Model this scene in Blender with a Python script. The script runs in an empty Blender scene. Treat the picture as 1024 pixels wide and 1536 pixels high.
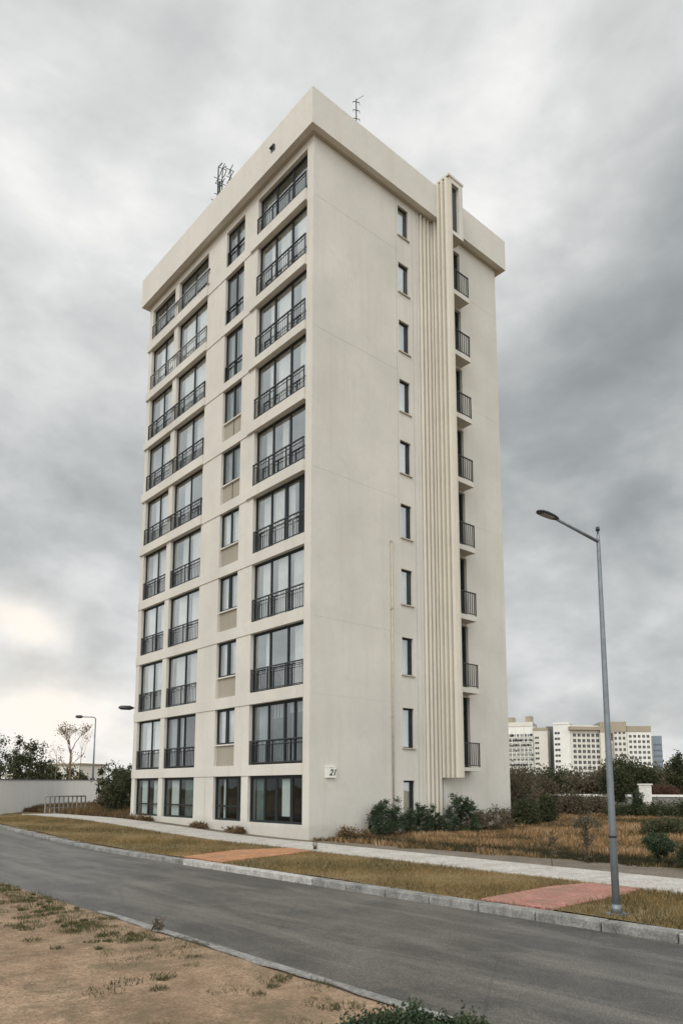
import bpy, math, random
import numpy as np
R=math.radians
random.seed(7); rng=np.random.default_rng(7)
sc=bpy.context.scene
col=sc.collection

# ------------------------------------------------------------------ camera
CX,CY,CZ=-17.3858,-21.6704,1.9064
YAW,PIT,ROL=0.8552064,0.1374042,0.0019210
F,PX,PY=1085.963,506.963,1034.368
fw=np.array([math.cos(PIT)*math.cos(YAW),math.cos(PIT)*math.sin(YAW),math.sin(PIT)])
rt=np.array([math.sin(YAW),-math.cos(YAW),0.]); up=np.cross(rt,fw)
rt2=rt*math.cos(ROL)+up*math.sin(ROL); up2=-rt*math.sin(ROL)+up*math.cos(ROL)
CAM=np.array([CX,CY,CZ])
def ray(x,y): return fw+rt2*(x-PX)/F-up2*(y-PY)/F
def at(x,y,d):
    r=ray(x,y); return CAM+r*(d/math.hypot(r[0],r[1]))
cd=bpy.data.cameras.new('camera'); cam=bpy.data.objects.new('camera',cd); col.objects.link(cam)
from mathutils import Matrix, Vector
m=Matrix(((rt2[0],up2[0],-fw[0],CX),(rt2[1],up2[1],-fw[1],CY),(rt2[2],up2[2],-fw[2],CZ),(0,0,0,1)))
cam.matrix_world=m
cd.sensor_fit='HORIZONTAL'; cd.sensor_width=36; cd.lens=36*F/1024
cd.shift_x=(512-PX)/1024; cd.shift_y=(PY-768)/1024
cd.clip_start=.1; cd.clip_end=4000
sc.camera=cam
sc.view_settings.view_transform='Standard'; sc.view_settings.look='None'
sc.view_settings.exposure=.10; sc.view_settings.gamma=1

# ------------------------------------------------------------------ object helpers
def tag(o,label=None,cat=None,group=None,kind=None):
    if label: o['label']=label
    if cat: o['category']=cat
    if group: o['group']=group
    if kind: o['kind']=kind
    return o
def empty(name,loc=(0,0,0),rz=0):
    o=bpy.data.objects.new(name,None); col.objects.link(o); o.location=loc; o.rotation_euler.z=rz
    o.empty_display_size=.3
    return o
class MB:
    def __init__(s): s.v=[]; s.f=[]; s.sm=[]
    def face(s,pts,sm=False):
        n=len(s.v); s.v.extend([tuple(p) for p in pts]); s.f.append(tuple(range(n,n+len(pts)))); s.sm.append(sm)
    def box(s,a,b):
        x0,y0,z0=[min(a[i],b[i]) for i in range(3)]; x1,y1,z1=[max(a[i],b[i]) for i in range(3)]
        n=len(s.v)
        s.v+= [(x0,y0,z0),(x1,y0,z0),(x1,y1,z0),(x0,y1,z0),(x0,y0,z1),(x1,y0,z1),(x1,y1,z1),(x0,y1,z1)]
        for q in ((0,3,2,1),(4,5,6,7),(0,1,5,4),(1,2,6,5),(2,3,7,6),(3,0,4,7)):
            s.f.append(tuple(n+i for i in q)); s.sm.append(False)
    def prism(s,poly,z0,z1):
        n=len(s.v);k=len(poly)
        s.v+=[(x,y,z0) for x,y in poly]+[(x,y,z1) for x,y in poly]
        s.f.append(tuple(n+i for i in reversed(range(k)))); s.f.append(tuple(n+k+i for i in range(k)))
        for i in range(k):
            j=(i+1)%k; s.f.append((n+i,n+j,n+k+j,n+k+i))
        s.sm+= [False]*(k+2)
    def tube(s,pts,rad,seg=8,cap=True,sm=True):
        pts=[Vector(p) for p in pts]; k=len(pts)
        if not hasattr(rad,'__len__'): rad=[rad]*k
        n=len(s.v); prev=None
        for i,p in enumerate(pts):
            t=(pts[min(i+1,k-1)]-pts[max(i-1,0)]).normalized()
            if prev is None:
                a=Vector((0,0,1)) if abs(t.z)<.9 else Vector((1,0,0))
                u=t.cross(a).normalized()
            else: u=(prev-t*prev.dot(t)).normalized()
            prev=u; w=t.cross(u)
            for j in range(seg):
                an=2*math.pi*j/seg; q=p+(u*math.cos(an)+w*math.sin(an))*rad[i]; s.v.append(tuple(q))
        for i in range(k-1):
            for j in range(seg):
                a=n+i*seg+j; b=n+i*seg+(j+1)%seg
                s.f.append((a,b,b+seg,a+seg)); s.sm.append(sm)
        if cap:
            s.f.append(tuple(n+j for j in reversed(range(seg)))); s.f.append(tuple(n+(k-1)*seg+j for j in range(seg))); s.sm+=[False,False]
    def build(s,name,mat,parent=None,loc=None):
        me=bpy.data.meshes.new(name); me.from_pydata(s.v,[],s.f)
        me.polygons.foreach_set('use_smooth',s.sm)
        if mat: me.materials.append(mat)
        me.update()
        o=bpy.data.objects.new(name,me); col.objects.link(o)
        if parent is not None: o.parent=parent
        if loc is not None: o.location=loc
        return o
def copyobj(o,parent=None,loc=None):
    c=o.copy(); col.objects.link(c)
    if parent is not None: c.parent=parent
    if loc is not None: c.location=loc
    return c
def copytree(o,parent=None):
    c=o.copy(); col.objects.link(c); c.parent=parent
    for ch in list(o.children): copytree(ch,c)
    return c

# ------------------------------------------------------------------ materials
def newmat(name):
    m=bpy.data.materials.new(name); m.use_nodes=True; nt=m.node_tree; nt.nodes.clear()
    out=nt.nodes.new('ShaderNodeOutputMaterial')
    return m,nt,out
class N:
    def __init__(s,nt): s.nt=nt
    def new(s,t,**k):
        n=s.nt.nodes.new(t)
        for a,b in k.items(): setattr(n,a,b)
        return n
    def link(s,a,b): s.nt.links.new(a,b)
    def coord(s,kind='Object',scale=(1,1,1),loc=(0,0,0)):
        t=s.new('ShaderNodeTexCoord'); mp=s.new('ShaderNodeMapping'); mp.inputs['Scale'].default_value=scale; mp.inputs['Location'].default_value=loc
        s.link(t.outputs[kind],mp.inputs['Vector']); return mp.outputs[0]
    def noise(s,vec,scale,detail=4,rough=.55,dist=0):
        n=s.new('ShaderNodeTexNoise'); n.inputs['Scale'].default_value=scale; n.inputs['Detail'].default_value=detail
        n.inputs['Roughness'].default_value=rough; n.inputs['Distortion'].default_value=dist
        if vec is not None: s.link(vec,n.inputs['Vector'])
        return n.outputs['Fac']
    def ramp(s,fac,stops,interp='LINEAR'):
        r=s.new('ShaderNodeValToRGB'); r.color_ramp.interpolation=interp
        e=r.color_ramp.elements
        while len(e)<len(stops): e.new(.5)
        for i,(p,c) in enumerate(stops):
            e[i].position=p; e[i].color=(*c,1) if len(c)==3 else c
        s.link(fac,r.inputs[0]); return r.outputs[0]
    def mix(s,fac,a,b,mode='MIX'):
        n=s.new('ShaderNodeMix',data_type='RGBA',blend_type=mode)
        for i,v in ((0,fac),(6,a),(7,b)):
            if isinstance(v,(int,float)): n.inputs[i].default_value=v
            elif isinstance(v,tuple): n.inputs[i].default_value=(*v,1)
            else: s.link(v,n.inputs[i])
        return n.outputs[2]
    def math(s,op,a,b=None,c=None,clamp=False):
        n=s.new('ShaderNodeMath',operation=op); n.use_clamp=clamp
        for i,v in enumerate((a,b,c)):
            if v is None: continue
            if isinstance(v,(int,float)): n.inputs[i].default_value=v
            else: s.link(v,n.inputs[i])
        return n.outputs[0]
    def bsdf(s,color,rough=.8,spec=.3,metal=0,bump=None,bstr=.2,bdist=.01):
        b=s.new('ShaderNodeBsdfPrincipled')
        if isinstance(color,tuple): b.inputs['Base Color'].default_value=(*color,1)
        else: s.link(color,b.inputs['Base Color'])
        if isinstance(rough,(int,float)): b.inputs['Roughness'].default_value=rough
        else: s.link(rough,b.inputs['Roughness'])
        b.inputs['Specular IOR Level'].default_value=spec; b.inputs['Metallic'].default_value=metal
        if bump is not None:
            bn=s.new('ShaderNodeBump'); bn.inputs['Strength'].default_value=bstr; bn.inputs['Distance'].default_value=bdist
            s.link(bump,bn.inputs['Height']); s.link(bn.outputs[0],b.inputs['Normal'])
        return b.outputs[0]
def stone(name,c,var=.12,base_dirt=False,rough=.85,streak=True,fine=30,bstr=.25,dirt=(.45,.42,.36)):
    m,nt,out=newmat(name); n=N(nt)
    v=n.coord('Object'); big=n.noise(v,.35,5,.6)
    vs=n.coord('Object',(1.3,1.3,.09)); st=n.noise(vs,1.6,5,.65)
    f=n.noise(v,fine,4,.6)
    lo=tuple(x*(1-var) for x in c); hi=tuple(min(1,x*(1+var*.5)) for x in c)
    base=n.ramp(big,[(.3,lo),(.7,hi)])
    if streak:
        k=n.ramp(st,[(.52,(0,0,0)),(.80,(.38,.38,.38))])
        base=n.mix(k,base,tuple(c[i]*dirt[i]*1.75 for i in range(3)))
        med=n.noise(v,1.4,7,.72,.6)
        k2=n.ramp(med,[(.50,(0,0,0)),(.72,(.55,.55,.55))])
        base=n.mix(k2,base,tuple(min(1,c[i]*1.0) for i in (0,0,0)) if False else tuple(c[i]*.84 for i in range(3)))
    if base_dirt:
        sx=n.new('ShaderNodeSeparateXYZ'); n.link(v,sx.inputs[0])
        h=n.math('ADD',sx.outputs[2],n.math('MULTIPLY',n.noise(v,2.6,7,.7),-.8))
        base=n.mix(n.ramp(h,[(.0,(.22,.22,.22)),(.3,(0,0,0))]),base,(.30,.26,.20))
        # rusty runs below the sill lines
        vr=n.coord('Object',(7,7,.16),(2,5,1)); q=n.noise(vr,1.,5,.6)
        base=n.mix(n.ramp(q,[(.62,(0,0,0)),(.80,(.26,.26,.26))]),base,(.40,.36,.30))
    sp=n.ramp(f,[(.2,(.90,.90,.90)),(.8,(1.04,1.04,1.04))])
    base=n.mix(1.0,base,sp,'MULTIPLY')
    n.link(n.bsdf(base,rough,.25,0,f,bstr,.006),out.inputs[0])
    return m
def plain(name,c,rough=.5,spec=.4,metal=0,var=.15,scale=8):
    m,nt,out=newmat(name); n=N(nt); v=n.coord('Object'); f=n.noise(v,scale,5,.6)
    base=n.ramp(f,[(.3,tuple(x*(1-var) for x in c)),(.7,tuple(min(1,x*(1+var)) for x in c))])
    n.link(n.bsdf(base,rough,spec,metal,f,.08,.004),out.inputs[0]); return m
def glassmat(name,refl,tint=(.75,.8,.8),rough=.02,gc=(.93,.97,.98)):
    m,nt,out=newmat(name); n=N(nt)
    tr=n.new('ShaderNodeBsdfTransparent'); tr.inputs[0].default_value=(*tint,1)
    gl=n.new('ShaderNodeBsdfGlossy'); gl.inputs['Color'].default_value=(*gc,1); gl.inputs['Roughness'].default_value=rough
    v=n.coord('Object'); w=n.noise(v,.9,2,.5)
    bn=n.new('ShaderNodeBump'); bn.inputs['Strength'].default_value=.12; bn.inputs['Distance'].default_value=.05
    n.link(w,bn.inputs['Height']); n.link(bn.outputs[0],gl.inputs['Normal'])
    lw=n.new('ShaderNodeLayerWeight'); lw.inputs['Blend'].default_value=.5
    fac=n.math('MULTIPLY_ADD',n.math('POWER',lw.outputs['Facing'],3),.5,refl,clamp=True)
    mx=n.new('ShaderNodeMixShader'); n.link(fac,mx.inputs[0]); n.link(tr.outputs[0],mx.inputs[1]); n.link(gl.outputs[0],mx.inputs[2])
    n.link(mx.outputs[0],out.inputs[0]); return m
def leafmat(name,stops,rough=.6,trans=.25):
    m,nt,out=newmat(name); n=N(nt)
    a=n.new('ShaderNodeAttribute'); a.attribute_name='tint'
    c=n.ramp(a.outputs['Fac'],stops)
    b=n.bsdf(c,rough,.25)
    t=n.new('ShaderNodeBsdfTranslucent'); n.link(c,t.inputs[0])
    mx=n.new('ShaderNodeMixShader'); mx.inputs[0].default_value=trans; n.link(b,mx.inputs[1]); n.link(t.outputs[0],mx.inputs[2])
    n.link(mx.outputs[0],out.inputs[0]); return m

WALLC=(.655,.627,.567)
M={}
M['plaster']=stone('plaster',WALLC,base_dirt=True)
M['trim']=stone('trim',(.67,.642,.582),.08)
M['flute']=stone('flute',(.65,.608,.52),.08)
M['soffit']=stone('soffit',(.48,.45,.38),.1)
M['panel']=stone('panel',(.37,.335,.275),.15)
M['frame']=plain('frame',(.016,.022,.023),.5,.3)
M['iron']=plain('iron',(.028,.03,.032),.45,.5)
M['palerail']=plain('palerail',(.20,.20,.19),.45,.4)
M['curtain']=plain('curtain',(.88,.87,.83),.9,.1,0,.06,3)
M['drape']=plain('drape',(.22,.27,.25),.9,.1,0,.2,3)
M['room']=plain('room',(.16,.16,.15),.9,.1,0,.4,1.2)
M['glass']=glassmat('glass',.50,(.93,.96,.96))
M['glassdark']=glassmat('glassdark',.05,(.62,.68,.68))
M['glassmid']=glassmat('glassmid',.28,(.5,.56,.58))
M['pipe']=plain('pipe',(.48,.43,.35),.6,.3)
M['galv']=plain('galv',(.19,.215,.23),.45,.5,.35,.18,6)
M['lampdark']=plain('lampdark',(.045,.048,.05),.4,.5,.2)
M['lens']=plain('lens',(.32,.33,.32),.2,.6)
M['white']=plain('white',(.78,.77,.72),.5,.4)
M['ink']=plain('ink',(.03,.03,.03),.6,.2)
M['bark']=plain('bark',(.10,.075,.055),.9,.1,0,.35,12)
M['palebark']=plain('palebark',(.20,.14,.09),.9,.1,0,.3,12)
M['oleander']=leafmat('oleander',[(0,(.018,.030,.016)),(.5,(.045,.070,.035)),(.9,(.10,.125,.07)),(1,(.16,.12,.07))])
M['tree']=leafmat('tree',[(0,(.022,.03,.014)),(.5,(.055,.066,.03)),(1,(.12,.115,.055))])
M['thicket']=leafmat('thicket',[(0,(.05,.047,.03)),(.4,(.105,.095,.06)),(.75,(.18,.135,.09)),(1,(.24,.16,.12))])
M['dry']=leafmat('dry',[(0,(.06,.04,.02)),(.5,(.15,.10,.05)),(1,(.30,.19,.085))],.8)
M['redleaf']=leafmat('redleaf',[(0,(.05,.03,.02)),(1,(.16,.075,.055))])
M['verge']=leafmat('verge',[(0,(.075,.065,.028)),(.3,(.20,.145,.06)),(.65,(.33,.225,.105)),(1,(.46,.33,.18))],.85)
M['field']=leafmat('field',[(0,(.045,.042,.022)),(.38,(.13,.095,.048)),(.6,(.29,.18,.085)),(.85,(.40,.25,.12)),(1,(.46,.33,.21))],.85)
M['weed']=leafmat('weed',[(0,(.035,.042,.018)),(.6,(.09,.10,.04)),(1,(.20,.16,.08))],.8)

def groundmat(name,stops,scale,fine=60,rough=.95,bstr=.5,extra=None,spec=.2):
    m,nt,out=newmat(name); n=N(nt); v=n.new('ShaderNodeNewGeometry').outputs['Position']; a=n.noise(v,scale,6,.65,.4); f=n.noise(v,fine,3,.7)
    base=n.ramp(a,stops)
    mid=n.noise(v,fine*.22,4,.7); base=n.mix(1.,base,n.ramp(mid,[(.3,(.78,.78,.78)),(.7,(1.18,1.18,1.18))]),'MULTIPLY')
    sp=n.ramp(f,[(.3,(.58,.58,.58)),(.7,(1.38,1.38,1.38))]); base=n.mix(1.,base,sp,'MULTIPLY')
    if extra: base=extra(n,v,base)
    n.link(n.bsdf(base,rough,spec,0,f,bstr,.02),out.inputs[0]); return m
M['ground']=groundmat('ground',[(.3,(.10,.075,.04)),(.5,(.17,.12,.06)),(.7,(.24,.16,.08))],.25)
M['vergesoil']=groundmat('vergesoil',[(.3,(.12,.09,.045)),(.5,(.19,.145,.07)),(.7,(.26,.20,.11))],.9)
def sandextra(n,v,b):
    g=n.noise(v,.75,8,.75,.8); k=n.ramp(g,[(.50,(0,0,0)),(.60,(.7,.7,.7))])
    b=n.mix(k,b,(.14,.112,.065))
    p=n.noise(v,3.5,5,.7,.5); k=n.ramp(p,[(.58,(0,0,0)),(.72,(.5,.5,.5))])
    return n.mix(k,b,(.20,.14,.085))
M['sand']=groundmat('sand',[(.3,(.20,.135,.085)),(.5,(.29,.20,.13)),(.7,(.38,.27,.18))],1.1,34,.95,.6,sandextra)
def pathextra(n,v,b):
    sx=n.new('ShaderNodeSeparateXYZ'); n.link(v,sx.inputs[0])
    j=n.math('FRACT',n.math('DIVIDE',sx.outputs[1],1.9)); j=n.math('LESS_THAN',j,.014)
    b=n.mix(n.math('MULTIPLY',j,.65),b,(.17,.15,.12))
    d=n.noise(v,.9,7,.75,.5); return n.mix(n.ramp(d,[(.52,(0,0,0)),(.72,(.6,.6,.6))]),b,(.30,.26,.21))
M['path']=groundmat('path',[(.3,(.40,.37,.33)),(.6,(.52,.49,.45)),(.8,(.60,.57,.53))],1.5,40,.9,.2,pathextra)
def paverextra(n,v,b):
    bt=n.new('ShaderNodeTexBrick'); bt.inputs['Scale'].default_value=1; bt.inputs['Brick Width'].default_value=.2; bt.inputs['Row Height'].default_value=.1; bt.inputs['Mortar Size'].default_value=.006
    bt.inputs['Color1'].default_value=(.92,.92,.92,1); bt.inputs['Color2'].default_value=(1.08,1.06,1.04,1); bt.inputs['Mortar'].default_value=(.55,.52,.48,1); n.link(v,bt.inputs['Vector'])
    b=n.mix(1.,b,bt.outputs[0],'MULTIPLY')
    d=n.noise(v,1.7,7,.75,.5); return n.mix(n.ramp(d,[(.46,(0,0,0)),(.66,(.75,.75,.75))]),b,(.24,.17,.12))
M['red']=groundmat('red',[(.3,(.36,.175,.14)),(.6,(.44,.225,.18)),(.8,(.48,.29,.24))],2.2,50,.9,.25,paverextra)
M['orange']=groundmat('orange',[(.3,(.42,.20,.10)),(.6,(.52,.265,.14)),(.8,(.54,.33,.21))],2.2,50,.9,.25,paverextra)
M['dirt']=groundmat('dirt',[(.3,(.13,.11,.085)),(.6,(.20,.17,.135)),(.8,(.27,.23,.18))],.8,40)
def roadextra(n,v,b):
    vs=n.coord('Object',(1.6,.22,1)); s=n.noise(vs,1.0,6,.7,.5)
    k=n.ramp(s,[(.46,(0,0,0)),(.66,(.9,.9,.9))]); b=n.mix(k,b,(.18,.167,.143))
    t=n.noise(vs,2.1,4,.6,.3); k=n.ramp(t,[(.56,(0,0,0)),(.72,(.55,.55,.55))]); b=n.mix(k,b,(.075,.075,.07))
    w=n.new('ShaderNodeTexVoronoi'); w.inputs['Scale'].default_value=48; n.link(v,w.inputs['Vector'])
    k=n.ramp(w.outputs['Distance'],[(.1,(1.45,1.45,1.4)),(.55,(.68,.68,.68))]); b=n.mix(1.,b,k,'MULTIPLY')
    cr=n.new('ShaderNodeTexVoronoi',feature='DISTANCE_TO_EDGE'); cr.inputs['Scale'].default_value=.33
    wv=n.mix(.12,v,n.noise(v,2.,5,.7)); n.link(wv,cr.inputs['Vector'])
    k=n.ramp(cr.outputs['Distance'],[(0,(.55,.55,.55)),(.006,(1,1,1))]); 
    return n.mix(.6,b,k,'MULTIPLY')
M['asphalt']=groundmat('asphalt',[(.3,(.048,.046,.041)),(.5,(.085,.080,.070)),(.7,(.145,.133,.114))],.6,42,.5,.35,roadextra,.5)
M['kerb']=groundmat('kerb',[(.3,(.14,.14,.13)),(.5,(.25,.245,.23)),(.75,(.38,.37,.345))],2.2,30,.9,.5)
M['kerbwhite']=groundmat('kerbwhite',[(.3,(.22,.21,.19)),(.5,(.44,.43,.40)),(.8,(.58,.57,.53))],2.6,35,.85,.5)
M['lime']=stone('lime',(.90,.90,.87),.05)
M['farwall']=stone('farwall',(.70,.68,.61),.1)
M['farwhite']=stone('farwhite',(.78,.77,.72),.1)
M['fartan']=stone('fartan',(.38,.33,.25),.1)
M['fargrey']=stone('fargrey',(.15,.16,.165),.15)
M['farglass']=plain('farglass',(.16,.21,.25),.15,.6)
M['fardark']=plain('fardark',(.035,.04,.045),.3,.5)

# ------------------------------------------------------------------ terrain
def sst(a,b,x):
    t=min(1,max(0,(x-a)/(b-a))); return t*t*(3-2*t)
def gz(x,y):
    z=.37*sst(0,17,y)
    z+=.30*sst(6,15,x)*(1-sst(10,20,y))
    return z
def sheet(name,xs,ys,mat,zf,kind='structure',jit=0):
    mb_v=[];f=[]
    for i,x in enumerate(xs):
        for y in ys: mb_v.append((x,y,zf(x,y)))
    ny=len(ys)
    for i in range(len(xs)-1):
        for j in range(ny-1):
            a=i*ny+j; f.append((a,a+ny,a+ny+1,a+1))
    me=bpy.data.meshes.new(name); me.from_pydata(mb_v,[],f); me.materials.append(mat)
    me.polygons.foreach_set('use_smooth',[True]*len(f)); me.update()
    o=bpy.data.objects.new(name,me); col.objects.link(o); tag(o,kind=kind); return o
def lin(a,b,n): return [a+(b-a)*i/n for i in range(n+1)]
gx=[-1500,-400,-120,-60]+lin(-40,-7.42,20)+[-7.12,-6.98]+lin(-6.5,30,37)+[40,60,100,200,500,1500]
gy=[-1500,-400,-120,-60]+lin(-40,40,80)+[60,100,200,500,1500]
sheet('ground',gx,gy,M['ground'],lambda x,y: gz(x,y)-.02-(.22 if x<-7.05 else 0))
RY=lin(-60,-20,8)+lin(-18,22,40)+[30,45,70,120,200]
sheet('road',lin(-12.25,-7.2,10),RY,M['asphalt'],lambda x,y: gz(x,y)-.14+.0+.03*(1-((x+9.75)/2.5)**2))
def vn(x,y):
    return math.sin(x*1.7+y*.6)*math.sin(y*1.3-x*.5)+.5*math.sin(x*3.9+1)*math.sin(y*4.3)
sheet('bare_soil',[-60,-45,-35]+lin(-30,-12.4,44)+[-12.27],lin(-60,-26,10)+lin(-25,2,67)+lin(4,22,9)+[40,80],M['sand'],
      lambda x,y: gz(x,y)-.125+(.02*vn(x,y)+.05*sst(-12.5,-16,x)*0 + .03 if x<-12.3 else 0))
sheet('grass_verge',lin(-7.0,-2.75,8),lin(-40,60,100),M['vergesoil'],lambda x,y: gz(x,y)+.0+.02*math.sin(y*1.1+x))
def wx0(y): return -2.80-.055*max(0,-y-1)*.95
def wx1(y): return -.78-.055*max(0,-y-1)*.95
# footpath, a thin slab
def ribbon(name,f0,f1,ys,mat,h,base=gz):
    mb=MB()
    for a,b in zip(ys[:-1],ys[1:]):
        p=[(f0(a),a),(f1(a),a),(f1(b),b),(f0(b),b)]
        top=[(x,y,base(x,y)+h) for x,y in p]
        mb.face(top)
        mb.face([(p[0][0],a,base(*p[0])-.1),top[0],top[3],(p[3][0],b,base(*p[3])-.1)])
        mb.face([top[1],(p[1][0],a,base(*p[1])-.1),(p[2][0],b,base(*p[2])-.1),top[2]])
    return tag(mb.build(name,mat),kind='structure')
ribbon('footpath',wx0,wx1,lin(-34,24,116),M['path'],.035)
# dirt strip between footpath and the tower / behind the footpath
ribbon('dirt_strip',lambda y: wx1(y)+.01,lambda y:.0 if 0<=y<=15.3 else (.15-.045*y if y<0 else 1.),lin(-34,24,116),M['dirt'],.008)
# gutter strip on the near side
ribbon('concrete_edge',lambda y:-12.32+.035*math.sin(y*2.3)+.02*math.sin(y*7.1),lambda y:-12.19,lin(-40,-9.8,240),M['kerb'],-.085)
# coloured crossing paths over the verge
def patch(name,poly,mat,h=.028):
    mb=MB(); mb.prism(poly,-.1,h); return tag(mb.build(name,mat),kind='structure')
patch('red_path',[(-7.0,-14.95),(-6.98,-13.5),(-4.6,-13.35),(-3.47,-13.6),(-3.55,-14.7),(-4.5,-14.85)],M['red'])
patch('orange_path',[(-7.0,-5.15),(-6.98,-3.1),(-4.6,-2.1),(-2.85,-2.6),(-3.0,-3.9),(-5,-4.6)],M['orange'],.03)
# kerb: one countable stone after another
kb=MB(); 
def kerbmesh(h,L):
    b=MB(); b.prism([(-.16,.012),(.12,.012),(.12,L-.012),(-.16,L-.012)],-.16,h)
    o=b.build('kerb_stone',None)
    md=o.modifiers.new('b','BEVEL'); md.width=.018; md.segments=2
    return o
kroot=empty('kerb',(0,0,0)); tag(kroot,kind='structure')
k1=kerbmesh(.145,1.12); k1.data.materials.append(M['kerb']); 
k2=kerbmesh(.145,1.12); k2.data.materials.append(M['kerbwhite'])
k3=kerbmesh(.07,1.12); k3.data.materials.append(M['kerb'])
used={1:False,2:False,3:False}
y=-26.
while y<26:
    kind=3 if y>-3.9 else (2 if y>-9.5 else 1)
    src={1:k1,2:k2,3:k3}[kind]
    o=src if not used[kind] else copyobj(src)
    used[kind]=True; o.parent=kroot
    o.location=(-7.14,y,gz(-7.14,y)-.145+(-.0 if kind<3 else .06)); o.rotation_euler=(random.uniform(-.006,.006),random.uniform(-.015,.015),random.uniform(-.006,.006))
    y+=1.12

# ------------------------------------------------------------------ world
w=bpy.data.worlds.new('World'); sc.world=w; w.use_nodes=True; nt=w.node_tree; nt.nodes.clear(); n=N(nt)
out=n.new('ShaderNodeOutputWorld')
SUN_AZ=math.atan2(-.30,-.80)   # towards the sun, from +X
SUN_EL=R(42)
sky=n.new('ShaderNodeTexSky'); sky.sky_type='NISHITA'; sky.sun_disc=False; sky.sun_elevation=SUN_EL; sky.sun_rotation=math.pi/2-SUN_AZ
sky.air_density=1; sky.dust_density=3
bg1=n.new('ShaderNodeBackground'); n.link(sky.outputs[0],bg1.inputs[0]); bg1.inputs[1].default_value=.10
tc=n.new('ShaderNodeTexCoord'); D=tc.outputs['Generated']
sep=n.new('ShaderNodeSeparateXYZ'); n.link(D,sep.inputs[0])
zz=n.math('ADD',n.math('MAXIMUM',sep.outputs[2],0),.62)
cmb=n.new('ShaderNodeCombineXYZ')
n.link(n.math('DIVIDE',sep.outputs[0],zz),cmb.inputs[0]); n.link(n.math('DIVIDE',sep.outputs[1],zz),cmb.inputs[1]); n.link(n.math('MULTIPLY',sep.outputs[2],1.2),cmb.inputs[2])
big=n.noise(cmb.outputs[0],2.3,8,.5,.35)
mp=n.new('ShaderNodeMapping'); mp.inputs['Location'].default_value=(3.1,1.7,.4); n.link(cmb.outputs[0],mp.inputs[0])
med=n.noise(mp.outputs[0],5.5,8,.52,.2)
val=n.math('MULTIPLY_ADD',n.math('SUBTRACT',big,.5),1.2,.62)
val=n.math('MULTIPLY_ADD',n.math('SUBTRACT',med,.5),.85,val)
fin=n.noise(mp.outputs[0],13,7,.6,.3)
val=n.math('MULTIPLY_ADD',n.math('SUBTRACT',fin,.5),.28,val)
# warp the directions so the broad cloud masses have ragged edges
wn=n.new('ShaderNodeTexNoise'); wn.inputs['Scale'].default_value=3.2; wn.inputs['Detail'].default_value=6; n.link(D,wn.inputs['Vector'])
ws=n.new('ShaderNodeVectorMath',operation='SUBTRACT'); n.link(wn.outputs['Color'],ws.inputs[0]); ws.inputs[1].default_value=(.5,.5,.5)
wm=n.new('ShaderNodeVectorMath',operation='MULTIPLY_ADD'); n.link(ws.outputs[0],wm.inputs[0]); wm.inputs[1].default_value=(.42,.42,.22); n.link(D,wm.inputs[2])
def blob(px,py,s,amp,acc,sy=1.):
    d=ray(px,py); d=d/np.linalg.norm(d)
    sb=n.new('ShaderNodeVectorMath',operation='SUBTRACT'); n.link(wm.outputs[0],sb.inputs[0]); sb.inputs[1].default_value=tuple(d)
    sl=n.new('ShaderNodeVectorMath',operation='MULTIPLY'); n.link(sb.outputs[0],sl.inputs[0]); sl.inputs[1].default_value=(1/s,1/s,1/(s*sy))
    dt=n.new('ShaderNodeVectorMath',operation='DOT_PRODUCT'); n.link(sl.outputs[0],dt.inputs[0]); n.link(sl.outputs[0],dt.inputs[1])
    e=n.math('EXPONENT',n.math('MULTIPLY',dt.outputs['Value'],-1))
    r=n.math('MULTIPLY',e,amp)
    return (n.math('ADD',r,acc) if acc is not None else r),e
for a in [(640,240,.14,.42),(250,60,.20,.14),(560,0,.2,-.02),(60,360,.13,.22),(170,300,.10,-.10),(110,600,.17,-.16),(60,770,.13,-.05),
          (900,330,.2,-.06),(960,480,.15,-.16),(850,700,.16,-.27),(1010,810,.12,-.16),(900,980,.14,.20),(960,1090,.10,.10),
          (40,1010,.05,-.16),(180,500,.1,.0)]:
    val,_=blob(*a,val)
val,e1=blob(40,945,.09,.5,val,.45); val,e2=blob(70,1100,.14,.5,val,.4)
val=n.math('MAXIMUM',n.math('MINIMUM',val,1.),0.)
cc=n.ramp(val,[(0,(.265,.288,.294)),(.28,(.37,.392,.395)),(.55,(.54,.555,.55)),(.78,(.72,.73,.725)),(1,(.93,.92,.895))])
warm=n.math('MINIMUM',n.math('ADD',e1,n.math('MULTIPLY',e2,1.1)),1.)
cc=n.mix(n.math('MULTIPLY',warm,.55),cc,(1.06,.93,.78),'MIX')
# unseen sky overhead and behind the camera, brightened to lift the light on the walls
dt=n.new('ShaderNodeVectorMath',operation='DOT_PRODUCT'); n.link(D,dt.inputs[0]); dt.inputs[1].default_value=(-.62,-.62,.48)
boost=n.new('ShaderNodeMapRange'); n.link(dt.outputs['Value'],boost.inputs[0])
boost.inputs[1].default_value=.05; boost.inputs[2].default_value=.9; boost.inputs[3].default_value=1.0; boost.inputs[4].default_value=2.5; boost.interpolation_type='SMOOTHSTEP'
bg2=n.new('ShaderNodeBackground'); n.link(cc,bg2.inputs[0]); n.link(boost.outputs[0],bg2.inputs[1])
mx=n.new('ShaderNodeMixShader'); mx.inputs[0].default_value=.95; n.link(bg1.outputs[0],mx.inputs[1]); n.link(bg2.outputs[0],mx.inputs[2])
n.link(mx.outputs[0],out.inputs[0])
ld=bpy.data.lights.new('sun','SUN'); ld.energy=.9; ld.angle=R(22); ld.color=(1,.965,.91)
lo=bpy.data.objects.new('sun',ld); col.objects.link(lo)
sd=Vector((math.cos(SUN_EL)*math.cos(SUN_AZ),math.cos(SUN_EL)*math.sin(SUN_AZ),math.sin(SUN_EL)))
lo.rotation_euler=sd.to_track_quat('Z','Y').to_euler(); lo.location=sd*60

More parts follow.
